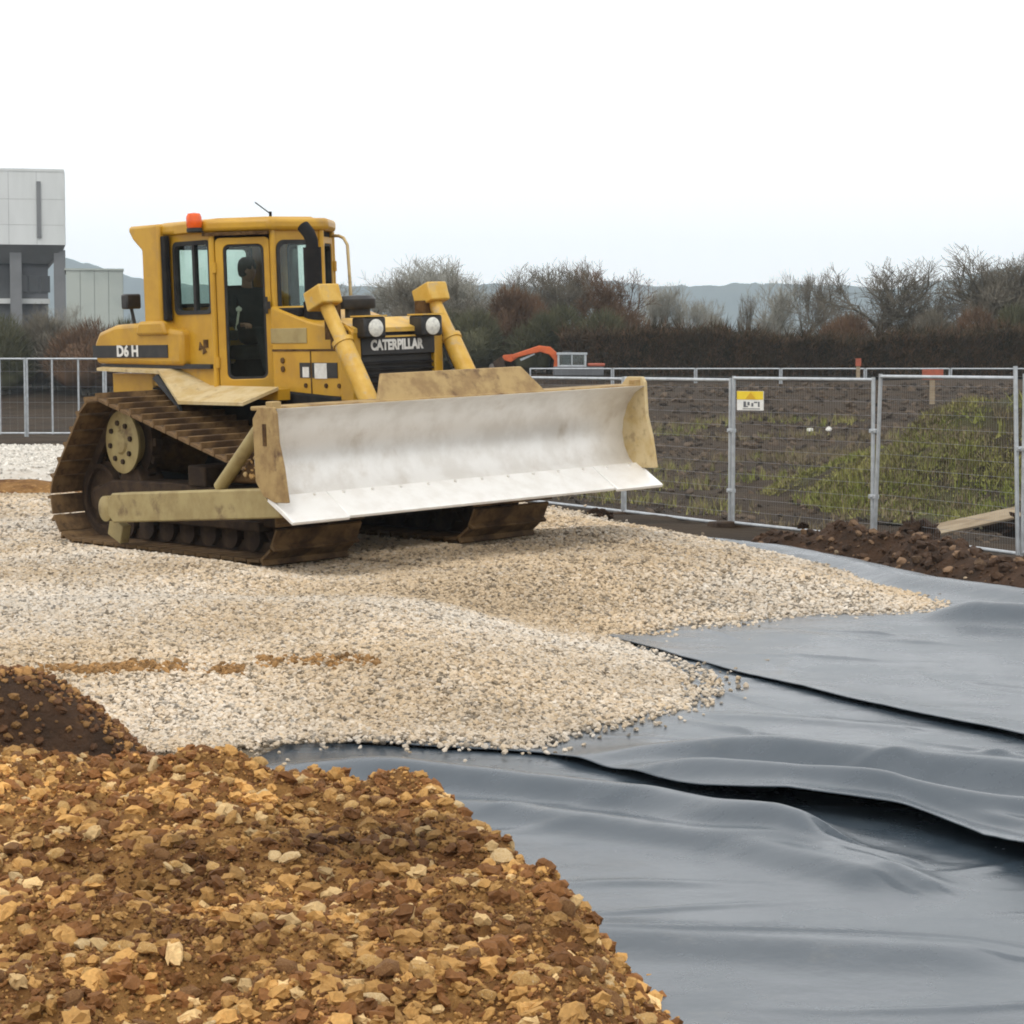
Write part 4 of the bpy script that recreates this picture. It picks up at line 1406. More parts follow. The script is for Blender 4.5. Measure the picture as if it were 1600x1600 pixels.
Ed = [(0, 1), (1, 2), (2, 3), (2, 4), (4, 5), (5, 6), (6, 7), (2, 8), (8, 9), (9, 10), (10, 11), (0, 12), (12, 13), (13, 14), (14, 15), (0, 16), (16, 17), (17, 18), (18, 19)]
body = skin_body('body', J, Ed, M['cloth'], per)
hb = bmesh.new()
bmesh.ops.create_uvsphere(hb, u_segments=24, v_segments=18, radius=1)
for v in hb.verts:
    x, y, z = v.co
    x2 = x * .098 * (1.0 if x < 0 else .96)
    y2 = y * .078 * (1 - .16 * max(0, -z))
    z2 = z * .122
    if x > .75 and abs(y) < .22 and -.3 < z < .12:
        x2 += .020 * (1 - abs(y) / .22) * (1 - abs(z + .1) / .25 * .6)
    if x > .6 and abs(z - .12) < .12 and .2 < abs(y) < .5:
        x2 -= .008
    v.co = (x2, y2, z2)
me = bpy.data.meshes.new('head')
hb.to_mesh(me)
hb.free()
me.polygons.foreach_set('use_smooth', [True] * len(me.polygons))
me.materials.append(M['skin'])
head = bpy.data.objects.new('head', me)
col.objects.link(head)
head.parent = per
head.location = (.02, 0, .73)
MB().tube((-.01, 0, .54), (.0, 0, .66), .055, .052, n=14).build('neck', M['skin'], per, smooth=True)
hair = MB().lathe([(.0, .135), (.05, .13), (.085, .105), (.104, .06), (.106, .01), (.098, -.04), (.085, -.06)], (0, 0, 0), 'z', 24).build('hair', M['hair'], head, smooth=True)
hair.scale = (1.0, .82, 1.0)
hair.location = (-.016, 0, .0)
for sgn in (-1, 1):
    MB().lathe([(.0, 0), (.022, .004), (.03, .012), (.018, .02)], (0, sgn * .074, -.005), 'y', 10).build('ear', M['skin'], head, smooth=True)
    # hands on the levers: palm with five curled fingers
    hj = [(.34, sgn * .31, .195, .030, .020), (.40, sgn * .315, .205, .034, .018)]
    he = [(0, 1)]
    for f, (dy, ln) in enumerate(((-.030, .040), (-.011, .048), (.010, .046), (.029, .036))):
        b0 = len(hj)
        hj += [(.43, sgn * .315 + dy, .205, .010), (.43 + ln, sgn * .315 + dy, .192, .009), (.43 + ln * .9, sgn * .315 + dy, .160, .008)]
        he += [(1, b0), (b0, b0 + 1), (b0 + 1, b0 + 2)]
    b0 = len(hj)
    hj += [(.385, sgn * .275, .195, .011), (.42, sgn * .262, .18, .009)]
    he += [(0, b0), (b0, b0 + 1)]
    skin_body('hand', hj, he, M['skin'], per, 1)


# ================================================================== TEMPORARY FENCING
def fence_panel(p, q, zb, h, label, group, sa=(0, 0), sb=(0, 0), r=.021, wires=True, hstep=.165, vstep=.05, mids=(), wr=1.0, extra=0.0):
    """one mesh panel between ground points p and q; sa / sb = (inset at foot, inset at top) of each upright along the panel"""
    p, q = np.array(p, float), np.array(q, float)
    d = q - p
    L = np.hypot(*d)
    d /= L
    root = empty('mesh_fence', (p[0], p[1], zb), (0, 0, math.atan2(d[1], d[0])))
    tag(root, label, 'fence', group)
    a0, a1, b0, b1 = sa[0], sa[1], L - sb[0], L - sb[1]
    MB().tube((a0, 0, -.04), (a1, 0, h), r, n=10).build('upright', M['galv'], root, smooth=True)
    MB().tube((b0, 0, -.04), (b1, 0, h + extra), r, n=10).build('upright', M['galv'], root, smooth=True)
    for m_ in mids:
        MB().tube((L * m_, 0, .02), (L * m_, 0, h - .02), r * .9, n=8).build('upright', M['galv'], root, smooth=True)
    f0, f1 = .05 / h, 1 - .03 / h
    for f in (f0, f1):
        MB().tube((a0 + (a1 - a0) * f, 0, h * f), (b0 + (b1 - b0) * f, 0, h * f), r * .9, n=10).build('rail', M['galv'], root, smooth=True)
    if wires:
        w = MB()
        k = .05 + hstep
        while k < h - .06:
            f = k / h
            w.tube((a0 + (a1 - a0) * f, 0, k), (b0 + (b1 - b0) * f, 0, k), .0022 * wr, n=3, caps=False)
            k += hstep
        nv = int(L / vstep)
        for j in range(1, nv):
            t = j / nv
            w.tube((a0 + (b0 - a0) * t, .004, .05), (a1 + (b1 - a1) * t, .004, h - .05), .0008 * wr, n=3, caps=False)
        tag(w.build('wire_mesh', M['wire'], root), kind='stuff')
    return root


Q = [(6.9, 21.5), (5.56, 24.4), (4.40, 27.2), (2.92, 29.8), (1.62, 32.45), (.22, 35.1), (-1.2, 37.75), (-2.6, 40.4)]
GF = 'mesh fence panels along the right of the site'
names = ['mesh fence panel at the right picture edge, past the leaning post', 'mesh fence panel in front of the green weedy mound, with a leaning right post', 'mesh fence panel carrying the yellow and white sign',
         'mesh fence panel just right of the bulldozer blade', 'mesh fence panel seen under the right tip of the blade', 'mesh fence panel behind the right half of the blade', 'mesh fence panel behind the middle of the blade']
ins = [((.03, .03), (.03, .03)), ((.03, .13), (.05, .15)), ((.045, .045), (.02, .03)), ((.04, .04), (.03, .03)), ((.03, .03), (.03, .03)), ((.03, .03), (.03, .03)), ((.03, .03), (.03, .03))]
panels = []
for i in range(6):
    zb = [-.40, -.42, -.46, -.485, -.49, -.49, -.49][i]
    # run each panel from its far (left) end to its near (right) end
    pa_, pb_ = Q[i + 1], Q[i]
    sa, sb = ins[i]
    panels.append(fence_panel(pa_, pb_, zb, 2.0, names[i], GF, sa, sb, r=.024 if i != 3 else .026, extra=.10 if i in (0, 1) else 0))
# couplers clamping the pairs of uprights
for i, zz in ((2, .55), (2, 1.35), (3, .5), (3, 1.3), (1, 1.2)):
    L = math.hypot(Q[i][0] - Q[i + 1][0], Q[i][1] - Q[i + 1][1])
    MB().box((L - .0, 0, zz), (.13, .07, .05)).tube((L, -.05, zz), (L, .05, zz), .016, n=6).build('coupler', M['galv'], panels[i], bevel=.006)
# rubber feet under the joints
for i in range(1, 5):
    x, y = Q[i]
    d = np.array(Q[i]) - np.array(Q[i - 1])
    o = MB().prism([(-.34, 0), (.34, 0), (.30, .11), (-.30, .11)], -.11, .11).build('ballast_block', M['iron'], None, bevel=.02)
    o.location = (x, y, float(ground_z(np.array(x), np.array(y))) - .03)
    o.rotation_euler = (0, 0, math.atan2(d[1], d[0]) + R(90))
    tag(o, ['', 'ballast block at the right edge under the leaning post', 'ballast block below the narrow gap between two panels', 'ballast block under the thick double post left of the sign',
            'ballast block under the post below the blade tip', 'ballast block hidden behind the right track', 'ballast block behind the bulldozer'][i], 'ballast block', 'ballast blocks under the fence')
# sign wired to the third panel
sg = empty('warning_sign')
pos = aty(1179, 626, 29.25)
dq = np.array(Q[2]) - np.array(Q[3])
sg.location = pos + np.array([-.06, -.045, 0])
sg.rotation_euler = (0, 0, math.atan2(dq[1], dq[0]) * .62)
tag(sg, 'small yellow and white warning sign wired to the mesh fence', 'sign')
bd = MB().bb(-.20, .20, -.006, .006, -.125, .125).build('board', M['sign_white'], sg)
MB().bb(-.198, .198, -.010, -.006, .015, .123).build('yellow_field', M['sign_yellow'], sg)
MB().add([(-.07, -.0125, .022), (.09, -.0125, .022), (.01, -.0125, .112), (-.07, -.0105, .022), (.09, -.0105, .022), (.01, -.0105, .112)], [(0, 1, 2), (5, 4, 3), (0, 3, 4, 1), (1, 4, 5, 2), (2, 5, 3, 0)]).build('symbol', M['sign_orange'], sg)
mk = MB()
for k, (x0, x1, z0, z1) in enumerate(((-.10, -.06, -.08, -.01), (-.10, -.03, -.085, -.07), (-.04, -.005, -.06, -.015), (.02, .05, -.075, -.03), (.06, .11, -.03, -.012), (.12, .145, -.08, -.012), (-.11, .15, -.11, -.10))):
    mk.bb(x0, x1, -.0085, -.0065, z0, z1)
mk.build('print_marks', M['wall_dark'], sg)

# far fence along the back of the site
fx_ = [697, 827, 957, 1087, 1220, 1352, 1485, 1617, 1750]
FF = [aty(u, 575, 94)[0] for u in fx_]
for i in range(1, 7):
    fence_panel((FF[i], 94), (FF[i + 1], 94), -.54, 2.0, ['far fence panel behind the bulldozer spill plate', 'far fence panel in front of the orange excavator boom', 'far fence panel in front of the excavator cab', 'far fence panel seen above the panel right of the blade tip',
                'far fence panel seen above the yellow and white sign', 'far fence panel seen above the gap between two near panels', 'far fence panel seen behind the red topped stake', 'far fence panel at the right picture edge'][i],
                'far fence panels along the back of the site', (.04, .04), (.04, .04), r=.035, hstep=.4, vstep=.25, wr=2.0)
# fence at the left, with closer uprights
lx_ = [-206, -83, 40, 163, 286, 409]
LF = [aty(u, 560, 58)[0] for u in lx_]
for i in range(1, 4):
    fence_panel((LF[i], 58), (LF[i + 1], 58), -.17, 2.0, ['left fence panel outside the left picture edge', 'left fence panel cut by the left picture edge', 'left fence panel just behind the rear of the track', 'left fence panel behind the fuel tank', 'left fence panel behind the cab door'][i],
                'fence panels at the far left', (.03, .03), (.03, .03), r=.028, mids=(.333, .667), hstep=.4, vstep=.2, wr=1.6)


# ---- soil thrown up along the edge of the far sheet, clods, plank, stakes
SL = np.array(wpt([(1225, 848), (1290, 852), (1360, 858), (1430, 862), (1520, 885), (1600, 898), (1760, 925), (1900, 960)], -.36))


def soil_z(x, y):
    P = np.stack([np.ravel(x), np.ravel(y)], 1)
    d = seg_dist(P, SL, False)
    n1 = fbm(P[:, 0] * 1.7, P[:, 1] * 1.7, 111)
    z = -.56 + (.30 + .42 * np.clip(n1 + .12, 0, 1)) * (1 - sstep(.1, .72, d)) + .07 * fbm(P[:, 0] * 6, P[:, 1] * 6, 112)
    return z.reshape(np.shape(x)), d.reshape(np.shape(x))


sx, sy = np.meshgrid(np.arange(2.2, 7.5, .05), np.arange(17.5, 27.5, .05))
sz, sdd = soil_z(sx, sy)
ridge_o = grid_mesh('soil_ridge', sx, sy, sz, M['dark_soil'], keep=sdd < .75)
tag(ridge_o, 'ridge of dark red-brown soil between the grey sheet and the fence', 'soil')
n = 7000
px, py = rng.uniform(2.2, 7.5, n), rng.uniform(17.5, 27.5, n)
z, d = soil_z(px, py)
k = (d < .7)
px, py, z = px[k], py[k], z[k]
s = .012 + .05 * rng.random(len(px)) ** 3
t_ = np.where((rng.random(len(px)) < .2)[:, None], np.array([.17, .105, .06]), np.array([.06, .033, .018])) * rng.uniform(.6, 1.3, len(px))[:, None]
scatter('soil_clods', np.stack([px, py, z + s * .3], 1), s, t_, M['clod'], parent=ridge_o, flat=.8)
for i, (u, v, r_, lab) in enumerate(((1264, 842, .17, 'red-brown soil clod by the fence, left of the panel gap'), (1432, 838, .26, 'large dark soil clod on the soil ridge below the plank'), (938, 798, .15, 'brown soil clod by the fence below the blade tip'), (1255, 832, .07, 'small dark clod on top of the red-brown clod by the fence'), (1470, 868, .12, 'smaller dark clod on the soil ridge near the right edge'), (1588, 818, .30, 'dark clod behind the fence propping the right end of the plank'))):
    me = stone_mesh('soil_clod', 300 + i, 3, 1.9, (1.15, .9, .62))
    me.materials.append(M['dark_soil'])
    o = bpy.data.objects.new('soil_clod', me)
    col.objects.link(o)
    p = atz(u, v + 8, -.40) if i < 5 else aty(u, 815, 28.05)
    o.location = (p[0], p[1], -.47 + r_ * .50 + (.05 if i in (1, 4) else 0) + (.18 if i == 3 else 0))
    o.scale = (r_, r_, r_)
    o.rotation_euler = (0, 0, i * 1.3)
    tag(o, lab, 'soil clod', 'soil clods along the fence')
# plank lying behind the fence
a, b = aty(1445, 832, 27.6), aty(1592, 800, 27.9)
pk = MB().box((0, 0, 0), (float(np.linalg.norm(b - a)), .20, .035)).build('plank', M['wood'], None, bevel=.004)
pk.location = (a + b) / 2
dv = Vector(b - a).normalized()
pk.rotation_euler = (R(32), -math.asin(dv.z), math.atan2(dv.y, dv.x))
tag(pk, 'weathered grey plank lying behind the fence at the right', 'plank')
# survey stakes
for (u, vt, vb, vr, Y, wd, lab) in ((1457, 577, 627, 593, 66, .62, 'wooden survey stake with a broad faded red board, behind the right fence'), (1341, 560, 582, 572, 90, .22, 'thin orange-red marker stake in front of the dark hedge')):
    t, b, m_ = aty(u, vt, Y), aty(u, vb, Y), aty(u, vr, Y)
    e = empty('survey_stake', (t[0], Y, b[2] - .5))
    MB().bb(-.075, .075, -.03, .03, 0, t[2] - b[2] + .5).build('stake', M['wood'], e)
    MB().bb(-wd / 2, wd / 2, -.055, -.031, m_[2] - b[2] + .5, t[2] - b[2] + .5).build('board', M['red_paint'], e)
    tag(e, lab, 'stake')
# white scraps on the dark soil
for i, (u, v, lab) in enumerate(((1266, 633, 'larger white scrap lying on the dark soil right of the sign'), (1295, 617, 'small white scrap lying farther off on the dark soil'))):
    me = stone_mesh('scrap', 400 + i, 2, .6, (1, .7, .8))
    me.materials.append(M['white_print'])
    o = bpy.data.objects.new('litter_scrap', me)
    col.objects.link(o)
    o.location = aty(u, v, 58)
    o.location.z = float(ground_z(np.array(o.location.x), np.array(58.0))) + .05
    o.scale = (.09, .09, .09)
    tag(o, lab, 'litter')

# ---- mini excavator beyond the site
exv = empty('excavator', (2.6, 101, float(ground_z(np.array(2.6), np.array(101.0)))))
tag(exv, 'orange excavator with a raised curved boom behind the bulldozer blade', 'excavator')
zg = exv.location.z


def elp(lst, Y=101):
    return [(aty(u, v, Y)[0] - 2.6, aty(u, v, Y)[2] - zg) for u, v in lst]


MB().prism(elp([(864, 583), (866, 563), (858, 554), (844, 550), (818, 556), (800, 561), (800, 554), (818, 548), (842, 540), (860, 542), (872, 553), (874, 583)]), -.16, .16).build('boom', M['excavator'], exv, bevel=.03)
dip = MB().prism(elp([(806, 553), (812, 557), (798, 566), (784, 562), (786, 555)]), -.12, .12).build('dipper', M['excavator'], exv, bevel=.02)
MB().prism(elp([(812, 561), (835, 552), (836, 554), (814, 564)]), -.05, .05).build('ram', M['galv'], dip)
MB().prism(elp([(784, 556), (790, 566), (786, 576), (774, 578), (770, 566)]), -.3, .3).build('bucket', M['iron'], exv, bevel=.02)
eb = MB().bb(-.75, 1.5, -.8, .8, .62, 1.05).build('upper_body', M['wall_dark'], exv, bevel=.06)
MB().bb(.80, 1.55, -.8, .8, 1.05, 1.2).build('engine_cover', M['red_paint'], eb, bevel=.05)
ecab = MB()
c0 = elp([(872, 585), (914, 551)])
x0, x1, z1 = c0[0][0], c0[1][0], c0[1][1]
for x in (x0, x1):
    for y in (-.7, .35):
        ecab.box((x, y, (1.0 + z1) / 2), (.09, .09, z1 - 1.0))
ecab.bb(x0 - .08, x1 + .08, -.78, .43, z1 - .10, z1)
ecab.bb(x0, x1, -.7, .35, 1.0, 1.12)
ecab.box(((x0 + x1) / 2, -.7, (1.0 + z1) / 2), (.06, .06, z1 - 1.0))
ec = ecab.build('excavator_cab', M['galv'], exv, bevel=.01)
MB().bb(x0 + .04, x1 - .04, -.69, -.68, 1.1, z1 - .1).build('window_pane', M['glass'], ec)
MB().bb(x0 + .2, x0 + .6, -.3, .1, 1.1, 1.75).build('operator_seat', M['seat'], ec)
for y in (-.65, .65):
    MB().prism([(-1.2, .28), (-1.05, .06), (-.85, 0), (.95, 0), (1.15, .06), (1.3, .28), (1.15, .5), (-1.05, .5)], y - .2, y + .2).build('crawler_track', M['iron'], exv, bevel=.03)
MB().tube((0, 0, .4), (0, 0, .64), .45, n=20).build('slew_ring', M['iron'], exv)

# ---- grassy earth mound behind the right fence
mc, mr = np.array([9.0, 38.5]), np.array([5.2, 5.0])


def mound_z(x, y):
    q = np.hypot((x - mc[0]) / mr[0], (y - mc[1]) / mr[1])
    return -.75 + 1.80 * (1 - sstep(.05, 1.05, q)) + .75 * fbm(x * .7, y * .7, 131) * (1 - sstep(.7, 1.05, q)) + .1 * fbm(x * 3, y * 3, 132), q


mx, my = np.meshgrid(np.arange(3.5, 14.5, .16), np.arange(33, 44, .16))
mz, mq = mound_z(mx, my)
mound = grid_mesh('earth_mound', mx, my, mz, M['bank'], keep=mq < 1.04)
tag(mound, kind='structure')


def blades(pts, h, w, per_tuft, lean=.5, seed=1):
    g = np.random.default_rng(seed)
    n = len(pts)
    base = np.repeat(pts, per_tuft, 0) + np.concatenate([g.normal(0, .05, (n * per_tuft, 2)), np.zeros((n * per_tuft, 1))], 1)
    m = len(base)
    hh = np.repeat(h, per_tuft) * g.uniform(.5, 1.15, m)
    a = g.uniform(0, 2 * np.pi, m)
    dirv = np.stack([np.cos(a), np.sin(a)], 1)
    ln = g.uniform(.1, 1, m) * lean
    tip = base + np.stack([dirv[:, 0] * hh * ln, dirv[:, 1] * hh * ln, hh * (1 - .3 * ln)], 1)
    side = np.stack([-dirv[:, 1], dirv[:, 0], np.zeros(m)], 1) * w * g.uniform(.6, 1.3, m)[:, None]
    V = np.stack([base - side, base + side, tip], 1).reshape(-1, 3)
    return V, np.arange(len(V)).reshape(-1, 3)


n = 75000
px, py = rng.uniform(3.5, 14.5, n), rng.uniform(33, 42, n)
z, q = mound_z(px, py)
g_ = fbm(px * 1.1, py * 1.1, 141, 5, .65)
k = (q < 1.0) & (g_ > -.07) & (rng.random(n) < np.clip(.4 + 4 * g_, .1, 1))
px, py, z, g_ = px[k], py[k], z[k], g_[k]
pick = rng.random(len(px)) < .62 + 1.5 * fbm(px * .6, py * .6, 145)
for nm, mk_, mt in (('green_grass', pick, 'grass'), ('straw_grass', ~pick, 'deadgrass')):
    V, T = blades(np.stack([px[mk_], py[mk_], z[mk_]], 1), .035 + .13 * rng.random(mk_.sum()) ** 1.5 * np.clip(.6 + 3 * g_[mk_], .4, 1.4), .012, 6, 1.1, 3)
    tag(fast_mesh(nm, V, T, M[mt]), kind='stuff')
n = 12000
px, py = rng.uniform(-1, 17, n), rng.uniform(28.5, 62, n)
z = ground_z(px, py)
zm, q = mound_z(px, py)
z = np.where(q < 1.0, np.maximum(z, zm), z)
k = (fbm(px * .35, py * .5, 151) > .06) & (px > 2.9 - (py - 29.8) * .5 + .4)
px, py, z = px[k], py[k], z[k]
pick = rng.random(len(px)) < .5 * (fbm(px * .2, py * .2, 155) > -.02)
for nm, mk_, mt in (('weeds', pick, 'grass'), ('dead_grass', ~pick, 'deadgrass')):
    V, T = blades(np.stack([px[mk_], py[mk_], z[mk_]], 1), .10 + .22 * rng.random(mk_.sum()), .012, 7, .8, 5)
    tag(fast_mesh(nm, V, T, M[mt]), kind='stuff')
# rough clods over the bare soil behind the fence
n = 9000
px, py = rng.uniform(-2, 20, n), 28.5 + 50 * rng.random(n) ** 1.4
k = px > 2.9 - (py - 29.8) * .5 + .5
px, py = px[k], py[k]
z = ground_z(px, py)
s = (.02 + .06 * rng.random(len(px)) ** 3) * np.clip(py / 38, .9, 1.6)
t_ = np.array([.064, .045, .029]) * rng.uniform(.4, 1.7, len(px))[:, None]
scatter('field_clods', np.stack([px, py, z + s * .2], 1), s, t_, M['clod'], flat=.7)
# and over the ground at the far left
n = 2500
px, py = rng.uniform(-16, -4.5, n), rng.uniform(29.5, 56, n)
z = ground_z(px, py)
s = .02 + .08 * rng.random(n) ** 3
t_ = np.where((py < 36)[:, None], np.array([.24, .15, .07]), np.array([.12, .10, .075])) * rng.uniform(.6, 1.5, n)[:, None]
scatter('site_clods', np.stack([px, py, z + s * .2], 1), s, t_, M['clod'], flat=.7)


# ================================================================== TREES, BUSHES, HEDGE
def prisms(S, sides=3):
    """segments (n, 8): p0 p1 r0 r1 -> triangles"""
    p0, p1, r0, r1 = S[:, 0:3], S[:, 3:6], S[:, 6], S[:, 7]
    d = p1 - p0
    d /= np.linalg.norm(d, axis=1)[:, None] + 1e-9
    ref = np.where(np.abs(d[:, 2:3]) < .9, np.array([[0, 0, 1.]]), np.array([[1., 0, 0]]))
    a = np.cross(d, ref)
    a /= np.linalg.norm(a, axis=1)[:, None] + 1e-9
    b = np.cross(d, a)
    V = []
    for p, r in ((p0, r0), (p1, r1)):
        for k in range(sides):
            t = 2 * np.pi * k / sides
            V.append(p + (a * math.cos(t) + b * math.sin(t)) * r[:, None])
    V = np.stack(V, 1)
    n = len(S)
    off = (np.arange(n) * 2 * sides)[:, None]
    T = []
    for k in range(sides):
        j = (k + 1) % sides
        T += [off + np.array([[k, j, sides + j]]), off + np.array([[k, sides + j, sides + k]])]
    return V.reshape(-1, 3), np.concatenate(T, 0)


def gen_tree(seed, H, spread=.8, levels=5, kids=(5, 4, 4, 4, 3), upright=.35, trunk=.16, twig=.012):
    r_ = random.Random(seed)
    low, high = [], []

    def grow(p, d, L, r, lv):
        nseg = 3 if lv < 3 else 2
        q = p
        pts = [p]
        for i in range(nseg):
            d = (d + Vector((r_.gauss(0, .16), r_.gauss(0, .16), r_.gauss(0, .10) + upright * .10 * (lv > 0)))).normalized()
            nq = q + d * (L / nseg)
            ra, rb = r * (1 - .45 * i / nseg), r * (1 - .45 * (i + 1) / nseg)
            (low if lv <= 1 else high).append((*q, *nq, max(ra, twig * .7), max(rb, twig * .6)))
            q = nq
            pts.append(q)
        if lv >= levels:
            return
        nk = kids[lv]
        for k in range(nk):
            f = r_.uniform(.35, 1.0) if k else 1.0
            if lv == 0:
                f = .45 + .55 * (k + 1) / nk
            i = min(nseg - 1, int(f * nseg))
            st = pts[i].lerp(pts[i + 1], f * nseg - i) if f < 1 else pts[-1]
            az = r_.uniform(0, 2 * math.pi)
            side = d.orthogonal().normalized()
            side = Matrix.Rotation(az, 3, d) @ side
            nd = (d * r_.uniform(.6, 1.1) + side * spread * r_.uniform(.6, 1.2) + Vector((0, 0, upright * .5))).normalized()
            grow(st, nd, L * r_.uniform(.55, .82), r * .55, lv + 1)
    grow(Vector((0, 0, 0)), Vector((0, 0, 1)), H * .36, trunk, 0)
    lo, hi = np.array(low), np.array(high)
    top = hi[:, 5].max()
    k = H / top
    for A in (lo, hi):
        A[:, :6] *= k
    return lo, hi


tree_cache = {}


def tree(u, vtop, Y, kind, mat, label, width=1.0, seed=0, group='bare winter trees on the skyline', zb=None):
    key = (kind, seed)
    if key not in tree_cache:
        if kind == 'wide':
            A = gen_tree(seed + 11, 8, .85, 5, (7, 5, 5, 4, 3), .35, .24, .02)
        elif kind == 'slim':
            A = gen_tree(seed + 21, 8, .55, 5, (6, 5, 4, 4, 3), .55, .14, .018)
        elif kind == 'pole':
            A = gen_tree(seed + 31, 8, .25, 4, (7, 5, 4, 3), 1.2, .10, .018)
        else:
            A = gen_tree(seed + 41, 8, .80, 5, (6, 5, 4, 4, 3), .30, .17, .018)
        (v1, t1), (v2, t2) = prisms(A[0], 5), prisms(A[1], 3)
        a = fast_mesh('trunk', v1, t1)
        b = fast_mesh('crown', v2, t2)
        tree_cache[key] = (a.data, b.data)
        bpy.data.objects.remove(a)
        bpy.data.objects.remove(b)
    zb = float(ground_z(np.array(0.0), np.array(float(Y)))) - .05 if zb is None else zb
    p = aty(u, vtop, Y)
    H = p[2] - zb
    e = empty('bare_tree', (p[0], Y, zb), (0, 0, (u * 1.7) % 6.28))
    e.scale = (H / 8 * width, H / 8 * width, H / 8)
    for nm, me, mt in (('trunk', tree_cache[key][0], M['bark']), ('crown', tree_cache[key][1], M[mat])):
        o = bpy.data.objects.new(nm, me)
        col.objects.link(o)
        o.parent = e
        if not me.materials:
            me.materials.append(mt)
        o.material_slots[0].link = 'OBJECT'
        o.material_slots[0].material = mt
    return tag(e, label, 'tree', group)


def bush(name, u, vtop, Y, halfw, depth, mat, label, group, seed, n=9000, core=True, cat='bush', tw=.022, tl=.55):
    g = np.random.default_rng(seed)
    zb = float(ground_z(np.array(0.0), np.array(float(Y)))) - .1
    p = aty(u, vtop, Y)
    H = p[2] - zb
    e = empty(name, (p[0], Y, zb))
    # several lobes of different height
    nl = max(3, int(halfw * 2.2))
    lobes = [(g.uniform(-.75, .75) * halfw, g.uniform(-.5, .5) * depth, H * (g.uniform(.55, .95) if i else 1.0), g.uniform(.45, .8) * min(halfw, H * .6)) for i in range(nl)]
    lobes[0] = (g.uniform(-.2, .2) * halfw, 0, H, lobes[0][3])
    V, T, CV, CT = [], [], [], []
    per_ = n // nl
    stems = []
    for lx, ly, lh, lr in lobes:
        th, ph = g.uniform(0, 2 * np.pi, per_), np.arccos(g.uniform(-.35, 1, per_))
        rr = g.uniform(.55, 1.05, per_) ** .6
        c = np.stack([lx + lr * rr * np.sin(ph) * np.cos(th), ly + lr * rr * np.sin(ph) * np.sin(th), np.maximum(.05, lh * .5 + lh * .5 * rr * np.cos(ph))], 1)
        d = np.stack([np.sin(ph) * np.cos(th), np.sin(ph) * np.sin(th), np.cos(ph) + .7], 1) + g.normal(0, .45, (per_, 3))
        d /= np.linalg.norm(d, axis=1)[:, None]
        ln = tl * g.uniform(.4, 1.1, per_)
        sd = np.cross(d, g.normal(0, 1, (per_, 3)))
        sd /= np.linalg.norm(sd, axis=1)[:, None]
        w = tw * g.uniform(.5, 1.2, per_)
        b0 = sum(len(x) for x in V)
        V.append(np.stack([c - sd * w[:, None], c + sd * w[:, None], c + d * ln[:, None]], 1).reshape(-1, 3))
        for _ in range(10):
            a = g.uniform(0, 2 * np.pi)
            stems.append((lx * .6 + g.normal(0, .1), ly * .6, 0, lx + lr * .7 * math.cos(a) * g.random(), ly + lr * .6 * math.sin(a) * g.random(), lh * g.uniform(.6, .98), .035, .012))
        if core:
            bm = bmesh.new()
            bmesh.ops.create_icosphere(bm, subdivisions=3, radius=1)
            co = np.array([v.co[:] for v in bm.verts])
            fa = np.array([[v.index for v in f.verts] for f in bm.faces])
            bm.free()
            k = .70 + .35 * np.array([vnoise(np.array(x * 2.5 + z), np.array(y * 2.5 + 2 * z), seed) for x, y, z in co])
            cc = co * k[:, None] * np.array([lr * .86, lr * .8, lh * .40]) + np.array([lx, ly, lh * .44])
            cc[:, 2] = np.maximum(cc[:, 2], 0)
            CT.append(fa + sum(len(x) for x in CV))
            CV.append(cc)
    V = np.concatenate(V)
    fast_mesh('twigs', V, np.arange(len(V)).reshape(-1, 3), M[mat], e)
    sv, stt = prisms(np.array(stems, float), 4)
    fast_mesh('stems', sv, stt, M['bark'], e)
    if core:
        fast_mesh('inner_growth', np.concatenate(CV), np.concatenate(CT), M[mat], e)
    return tag(e, label, cat, group)


